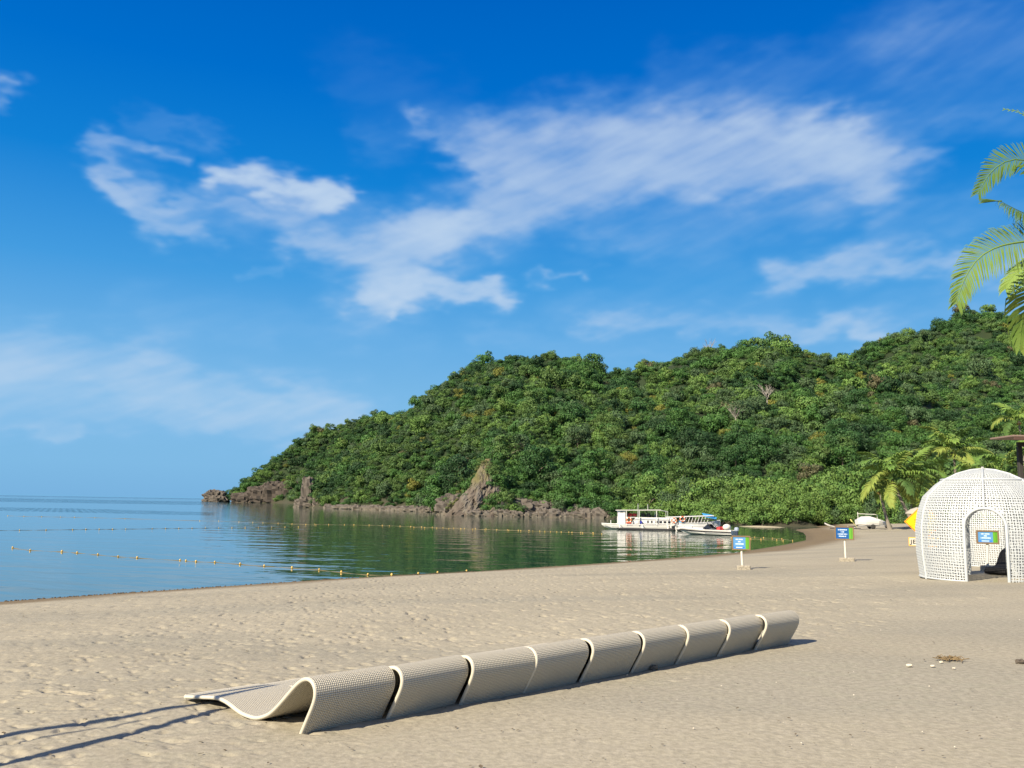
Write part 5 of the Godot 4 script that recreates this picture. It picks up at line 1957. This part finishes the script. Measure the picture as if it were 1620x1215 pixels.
	obj("rail", rail_of(secs, 0.03), dark, t)
	obj("thwart", deck(secs.slice(1, 5), 0.12), grey, t)
	s = bars([[Vector3(-1.9, 0.14, 0.9), Vector3(1.8, 0.14, 0.9)]], 0.05)
	obj("outrigger_float", s, dark, t)
	for x in [-0.8, 0.8]:
		obj("boom", bars([[Vector3(x, 0.36, -0.3), Vector3(x, 0.18, 0.9)]], 0.03), grey, t)
	s = Shape.new()
	s.tube([Vector3(0.1, 0.98, 0.1), Vector3(0.62, 0.25, 0.25)], 0.022, 6)
	s.box(Vector3(0.02, 1.05, 0.09), Vector3(0.14, 0.34, 0.03), 0.01, Basis(Vector3.BACK, 0.6))
	var pad := obj("paddle", s, mat("yellow_paint", lin(0.62, 0.60, 0.20), 0.5))
	pad.position = t.position + Vector3(1.0, 0.0, 0.1)
	tag(pad, "pale yellow paddle leaning across the beached canoe", "paddle")
	# pale thatched shade behind the jellyfish sign
	t = thing("beach_umbrella", "pale thatched beach umbrella behind the yellow diamond sign", "umbrella", P(31.9, 70.0, 0.78))
	s = Shape.new()
	s.lathe([Vector2(0.0, 2.30), Vector2(0.5, 2.12), Vector2(0.86, 1.82), Vector2(0.84, 1.74), Vector2(0.0, 1.9)], 18)
	obj("canopy", s, mat("pale_thatch", lin(0.34, 0.32, 0.27), 0.95), t)
	obj("pole", bars([[Vector3(0, -0.1, 0), Vector3(0, 2.1, 0)]], 0.04), white, t)

# ------------------------------------------------------------------ float lines
func build_floats() -> void:
	var yellow := mat("float_yellow", lin(0.55, 0.38, 0.10), 0.5)
	var rope := mat("wet_rope", lin(0.13, 0.11, 0.06), 0.8)
	var f := Shape.new()
	f.lathe([Vector2(0.0, -0.10), Vector2(0.055, -0.088), Vector2(0.092, -0.035), Vector2(0.092, 0.035), Vector2(0.055, 0.088), Vector2(0.02, 0.10), Vector2(0.0, 0.115)], 12)
	var fm := f.mesh()
	var rng := RandomNumberGenerator.new()
	rng.seed = 91
	var lines := [
		["line of yellow floats nearest the sand, ending at the waterline", 1.15, [Vector2(-27.25, 49.38), Vector2(-25.22, 47.40), Vector2(-23.24, 46.78), Vector2(-22.05, 45.96), Vector2(-20.43, 44.75), Vector2(-18.92, 43.60), Vector2(-17.72, 42.93), Vector2(-15.22, 41.70), Vector2(-14.86, 41.45), Vector2(-14.26, 41.06), Vector2(-13.33, 40.85), Vector2(-11.91, 39.94), Vector2(-10.60, 39.06), Vector2(-9.20, 38.25), Vector2(-7.88, 37.47), Vector2(-6.75, 36.37), Vector2(-5.52, 35.36), Vector2(-4.59, 35.39), Vector2(-3.63, 36.21), Vector2(-2.92, 36.94), Vector2(-1.78, 38.0)]],
		["faint float line across the middle of the blue water", 1.0, [Vector2(-41.43, 72.55), Vector2(-40.39, 74.00), Vector2(-39.01, 75.55), Vector2(-37.57, 77.18), Vector2(-36.83, 78.02), Vector2(-36.07, 78.88), Vector2(-35.29, 79.76), Vector2(-34.50, 80.65), Vector2(-32.86, 82.51), Vector2(-32.01, 83.47), Vector2(-31.14, 84.46), Vector2(-30.25, 85.47), Vector2(-29.33, 86.50), Vector2(-28.40, 87.56), Vector2(-27.44, 88.64), Vector2(-26.46, 89.75), Vector2(-25.45, 90.89), Vector2(-24.42, 92.06), Vector2(-23.36, 93.26), Vector2(-22.27, 94.49)]],
		["farthest float line, towards the rock pillar", 1.1, [Vector2(-69.38, 123.75), Vector2(-65.98, 121.66), Vector2(-63.49, 121.51), Vector2(-60.90, 121.47), Vector2(-58.94, 121.32), Vector2(-56.07, 121.05), Vector2(-50.91, 118.57), Vector2(-39.26, 113.48), Vector2(-36.85, 113.45), Vector2(-33.39, 110.50), Vector2(-31.47, 109.80), Vector2(-30.12, 109.40), Vector2(-27.82, 107.67), Vector2(-25.72, 105.92), Vector2(-23.69, 104.22), Vector2(-22.44, 103.86)]],
		["upper of the two float lines left of the ferry", 1.15, [Vector2(-23.09, 106.15), Vector2(-21.36, 105.77), Vector2(-19.55, 106.06), Vector2(-18.40, 105.91), Vector2(-16.60, 105.89), Vector2(-14.94, 105.20), Vector2(-14.04, 104.62), Vector2(-12.68, 103.72), Vector2(-11.34, 102.85), Vector2(-10.02, 101.98), Vector2(-8.72, 101.13), Vector2(-7.45, 100.30), Vector2(-6.19, 99.48), Vector2(-4.96, 98.67), Vector2(-3.74, 97.88), Vector2(-2.55, 97.10), Vector2(-1.37, 96.33), Vector2(-0.22, 95.57), Vector2(0.92, 94.82), Vector2(2.04, 94.09), Vector2(3.15, 93.37), Vector2(4.23, 92.66), Vector2(5.30, 91.96), Vector2(6.36, 91.27), Vector2(7.40, 90.59), Vector2(8.42, 89.92)]],
		["lower of the two float lines left of the ferry", 1.05, [Vector2(-10.64, 99.70), Vector2(-9.41, 99.41), Vector2(-8.02, 98.72), Vector2(-6.65, 98.05), Vector2(-5.30, 97.38), Vector2(-3.97, 96.73), Vector2(-2.66, 96.08), Vector2(-1.36, 95.44), Vector2(-0.08, 94.81), Vector2(1.18, 94.19), Vector2(2.43, 93.58), Vector2(3.66, 92.97), Vector2(4.87, 92.37), Vector2(6.07, 91.78), Vector2(7.25, 91.20), Vector2(8.42, 90.63), Vector2(9.05, 88.00)]],
		["upper float line between the speedboat and the beach", 1.05, [Vector2(21.79, 86.14), Vector2(22.67, 86.04), Vector2(23.39, 85.56), Vector2(24.05, 84.91), Vector2(24.55, 83.77), Vector2(25.15, 82.84), Vector2(24.85, 78.74)]],
		["lower float line above the left notice sign", 1.05, [Vector2(20.48, 82.84), Vector2(21.47, 81.93), Vector2(21.90, 81.39), Vector2(22.58, 80.54), Vector2(23.68, 79.48), Vector2(24.00, 78.68)]],
	]
	for l in lines:
		var pts: Array = l[2]
		var o := P(pts[0].x, pts[0].y, 0.0)
		var t := thing("float_line", l[0], "float line", o, 0.0, "swimming area float lines")
		var path := []
		for i in pts.size():
			var p := P(pts[i].x, pts[i].y, 0.012) - o
			path.append(p)
			if i < pts.size() - 1:
				path.append((p + P(pts[i + 1].x, pts[i + 1].y, 0.012) - o) * 0.5 + Vector3(0, -0.02, 0))
		var r := Shape.new()
		r.tube(path, 0.014, 5)
		obj("rope", r, rope, t)
		for p in pts:
			var b := obj("float", fm, yellow, t)
			b.position = P(p.x, p.y, 0.035) - o
			b.rotation = Vector3(rng.randf_range(-0.5, 0.5), rng.randf() * TAU, rng.randf_range(-0.5, 0.5))
			b.scale = Vector3.ONE * l[1] * 0.41 * rng.randf_range(0.85, 1.2)

# ------------------------------------------------------------------ poles beside the viewer, whose shadows lie on the sand
func build_poles() -> void:
	var bamboo := mat("bamboo", lin(0.32, 0.26, 0.14), 0.5)
	var list := [[Vector2(-6.2, 3.4), Vector2(0.0, 0.0), 4.3, 0.075, "upright bamboo pole left of the view, casting the upper shadow"], [Vector2(-4.3, 2.9), Vector2(-0.75, 1.5), 3.2, 0.06, "leaning bamboo pole left of the view, casting the lower shadow"], [Vector2(-6.4, 2.9), Vector2(0.3, 0.25), 3.6, 0.022, "thin stick beside the upright bamboo pole"]]
	for l in list:
		var y := ground(l[0].x, l[0].y)
		var t := thing("bamboo_pole", l[4], "pole", P(l[0].x, l[0].y, y), 0.0, "poles left of the view")
		var s := Shape.new()
		var pts := []
		var rad := []
		for i in 25:
			var f := i / 24.0
			pts.append(Vector3(l[1].x * f + 0.03 * sin(f * 9.0), l[2] * f - 0.3 * (1.0 - f), -l[1].y * f))
			rad.append(l[3] * (1.12 if i % 4 == 0 else 1.0) * (1.0 - 0.35 * f))
		s.tube(pts, rad, 9)
		obj("cane", s, bamboo, t)

func build_litter() -> void:
	var rng := RandomNumberGenerator.new()
	rng.seed = 95
	var kinds := [["leaf_litter", "dry brown leaf bits scattered on the sand", lin(0.10, 0.08, 0.055), 900], ["shell_bits", "pale shell bits scattered on the smooth sand", lin(0.60, 0.55, 0.46), 60]]
	for n in 2:
		var s := Shape.new()
		if n == 0:
			var rows := []
			for i in 5:
				var f := i / 4.0
				var w := 0.35 * sin(PI * clampf(f, 0.03, 0.97))
				rows.append(PackedVector3Array([Vector3(f - 0.5, 0.10 * f + 0.06, -w), Vector3(f - 0.5, 0.10 * f, 0), Vector3(f - 0.5, 0.10 * f + 0.10, w)]))
			s.sheet(rows, false, true)
		else:
			s.ball(Vector3.ZERO, Vector3(0.5, 0.22, 0.38), 7, 4)
		var mm := MultiMesh.new()
		mm.transform_format = MultiMesh.TRANSFORM_3D
		mm.mesh = s.mesh()
		mm.instance_count = kinds[n][3]
		for i in kinds[n][3]:
			var deep := 4.6 + 15.0 * pow(rng.randf(), 1.6)
			var x := rng.randf_range(-0.62, 0.62) * deep
			if n == 1:
				x = rng.randf_range(0.05, 0.62) * deep
			var k := (rng.randf_range(0.008, 0.022) if i % 9 else rng.randf_range(0.02, 0.04)) if n == 0 else rng.randf_range(0.006, 0.018)
			var b := Basis.from_euler(Vector3(rng.randf_range(-0.3, 0.3), rng.randf() * TAU, rng.randf_range(-0.3, 0.3))).scaled(Vector3.ONE * k)
			mm.set_instance_transform(i, Transform3D(b, P(x, deep, ground(x, deep) + 0.006)))
		var o := MultiMeshInstance3D.new()
		o.name = numbered(kinds[n][0])
		o.multimesh = mm
		o.material_override = mat(kinds[n][0], kinds[n][2], 0.9)
		o.material_override.cull_mode = BaseMaterial3D.CULL_DISABLED
		add_child(o)
		tag(o, kinds[n][1], "litter", "", "stuff")
	# the drift line: dark bits of weed and coral left by the last wave
	var bit := Shape.new()
	bit.ball(Vector3.ZERO, Vector3(0.5, 0.3, 0.4), 6, 4)
	var dm := MultiMesh.new()
	dm.transform_format = MultiMesh.TRANSFORM_3D
	dm.mesh = bit.mesh()
	dm.instance_count = 620
	for i in 620:
		var f := pow(rng.randf(), 1.3)
		var k := int(lerpf(3.0, 8.99, f))
		var a := coast[k]
		var b := coast[k + 1]
		var in_ := Vector2(-(b - a).y, (b - a).x).normalized() * -1.0
		var p := a.lerp(b, rng.randf()) + in_ * (0.35 + absf(rng.randfn()) * 0.45)
		var sz := rng.randf_range(0.02, 0.075)
		dm.set_instance_transform(i, Transform3D(Basis.from_euler(Vector3(0, rng.randf() * TAU, 0)).scaled(Vector3(sz, sz, sz)), P(p.x, p.y, ground(p.x, p.y) + sz * 0.15)))
	var dl := MultiMeshInstance3D.new()
	dl.name = numbered("drift_line")
	dl.multimesh = dm
	dl.material_override = mat("drift_bits", lin(0.07, 0.055, 0.04), 0.9)
	add_child(dl)
	tag(dl, "drift line of dark weed and coral bits along the waterline", "litter", "", "stuff")
	# the tuft of dried weed with broken coral beside it
	var w := Shape.new()
	for i in 40:
		var a := Vector3(rng.randfn() * 0.04, 0.005, rng.randfn() * 0.03)
		w.tube([a, a + Vector3(rng.randfn() * 0.05, rng.randf_range(0.005, 0.03), rng.randfn() * 0.04), a + Vector3(rng.randfn() * 0.06, 0.004, rng.randfn() * 0.05)], 0.004, 4)
	var o := obj("dried_seaweed", w, mat("dried_weed", lin(0.20, 0.145, 0.075), 0.9))
	o.position = P(4.42, 9.1, ground(4.42, 9.1))
	tag(o, "small tuft of dried seaweed on the sand right of the loungers", "seaweed")
	var spots := [[3.85, 8.75, 0.020, "largest of the pale coral pieces near the dried seaweed"], [4.06, 8.72, 0.014, "pale coral piece between the largest piece and the seaweed"], [4.20, 8.60, 0.010, "smallest pale coral piece near the dried seaweed"], [4.25, 8.95, 0.012, "flat pale coral piece touching the dried seaweed"]]
	for n in spots.size():
		var p: Array = spots[n]
		var c := obj("coral_piece", rock_mesh(270 + n, Vector3(p[2] * 1.4, p[2] * 0.6, p[2]), 0.8, 0.0, 8), mat("pale_coral", lin(0.62, 0.56, 0.45), 0.9))
		c.position = P(p[0], p[1], ground(p[0], p[1]) + p[2] * 0.3)
		tag(c, p[3], "coral", "coral pieces on the sand")
	var d := obj("dark_stone", rock_mesh(280, Vector3(0.045, 0.022, 0.035), 0.8, 0.0, 8), mat("dark_pebble", lin(0.09, 0.075, 0.06), 0.9))
	d.position = P(5.0, 8.9, ground(5.0, 8.9) + 0.01)
	tag(d, "dark brown stone on the sand at far right", "stone")
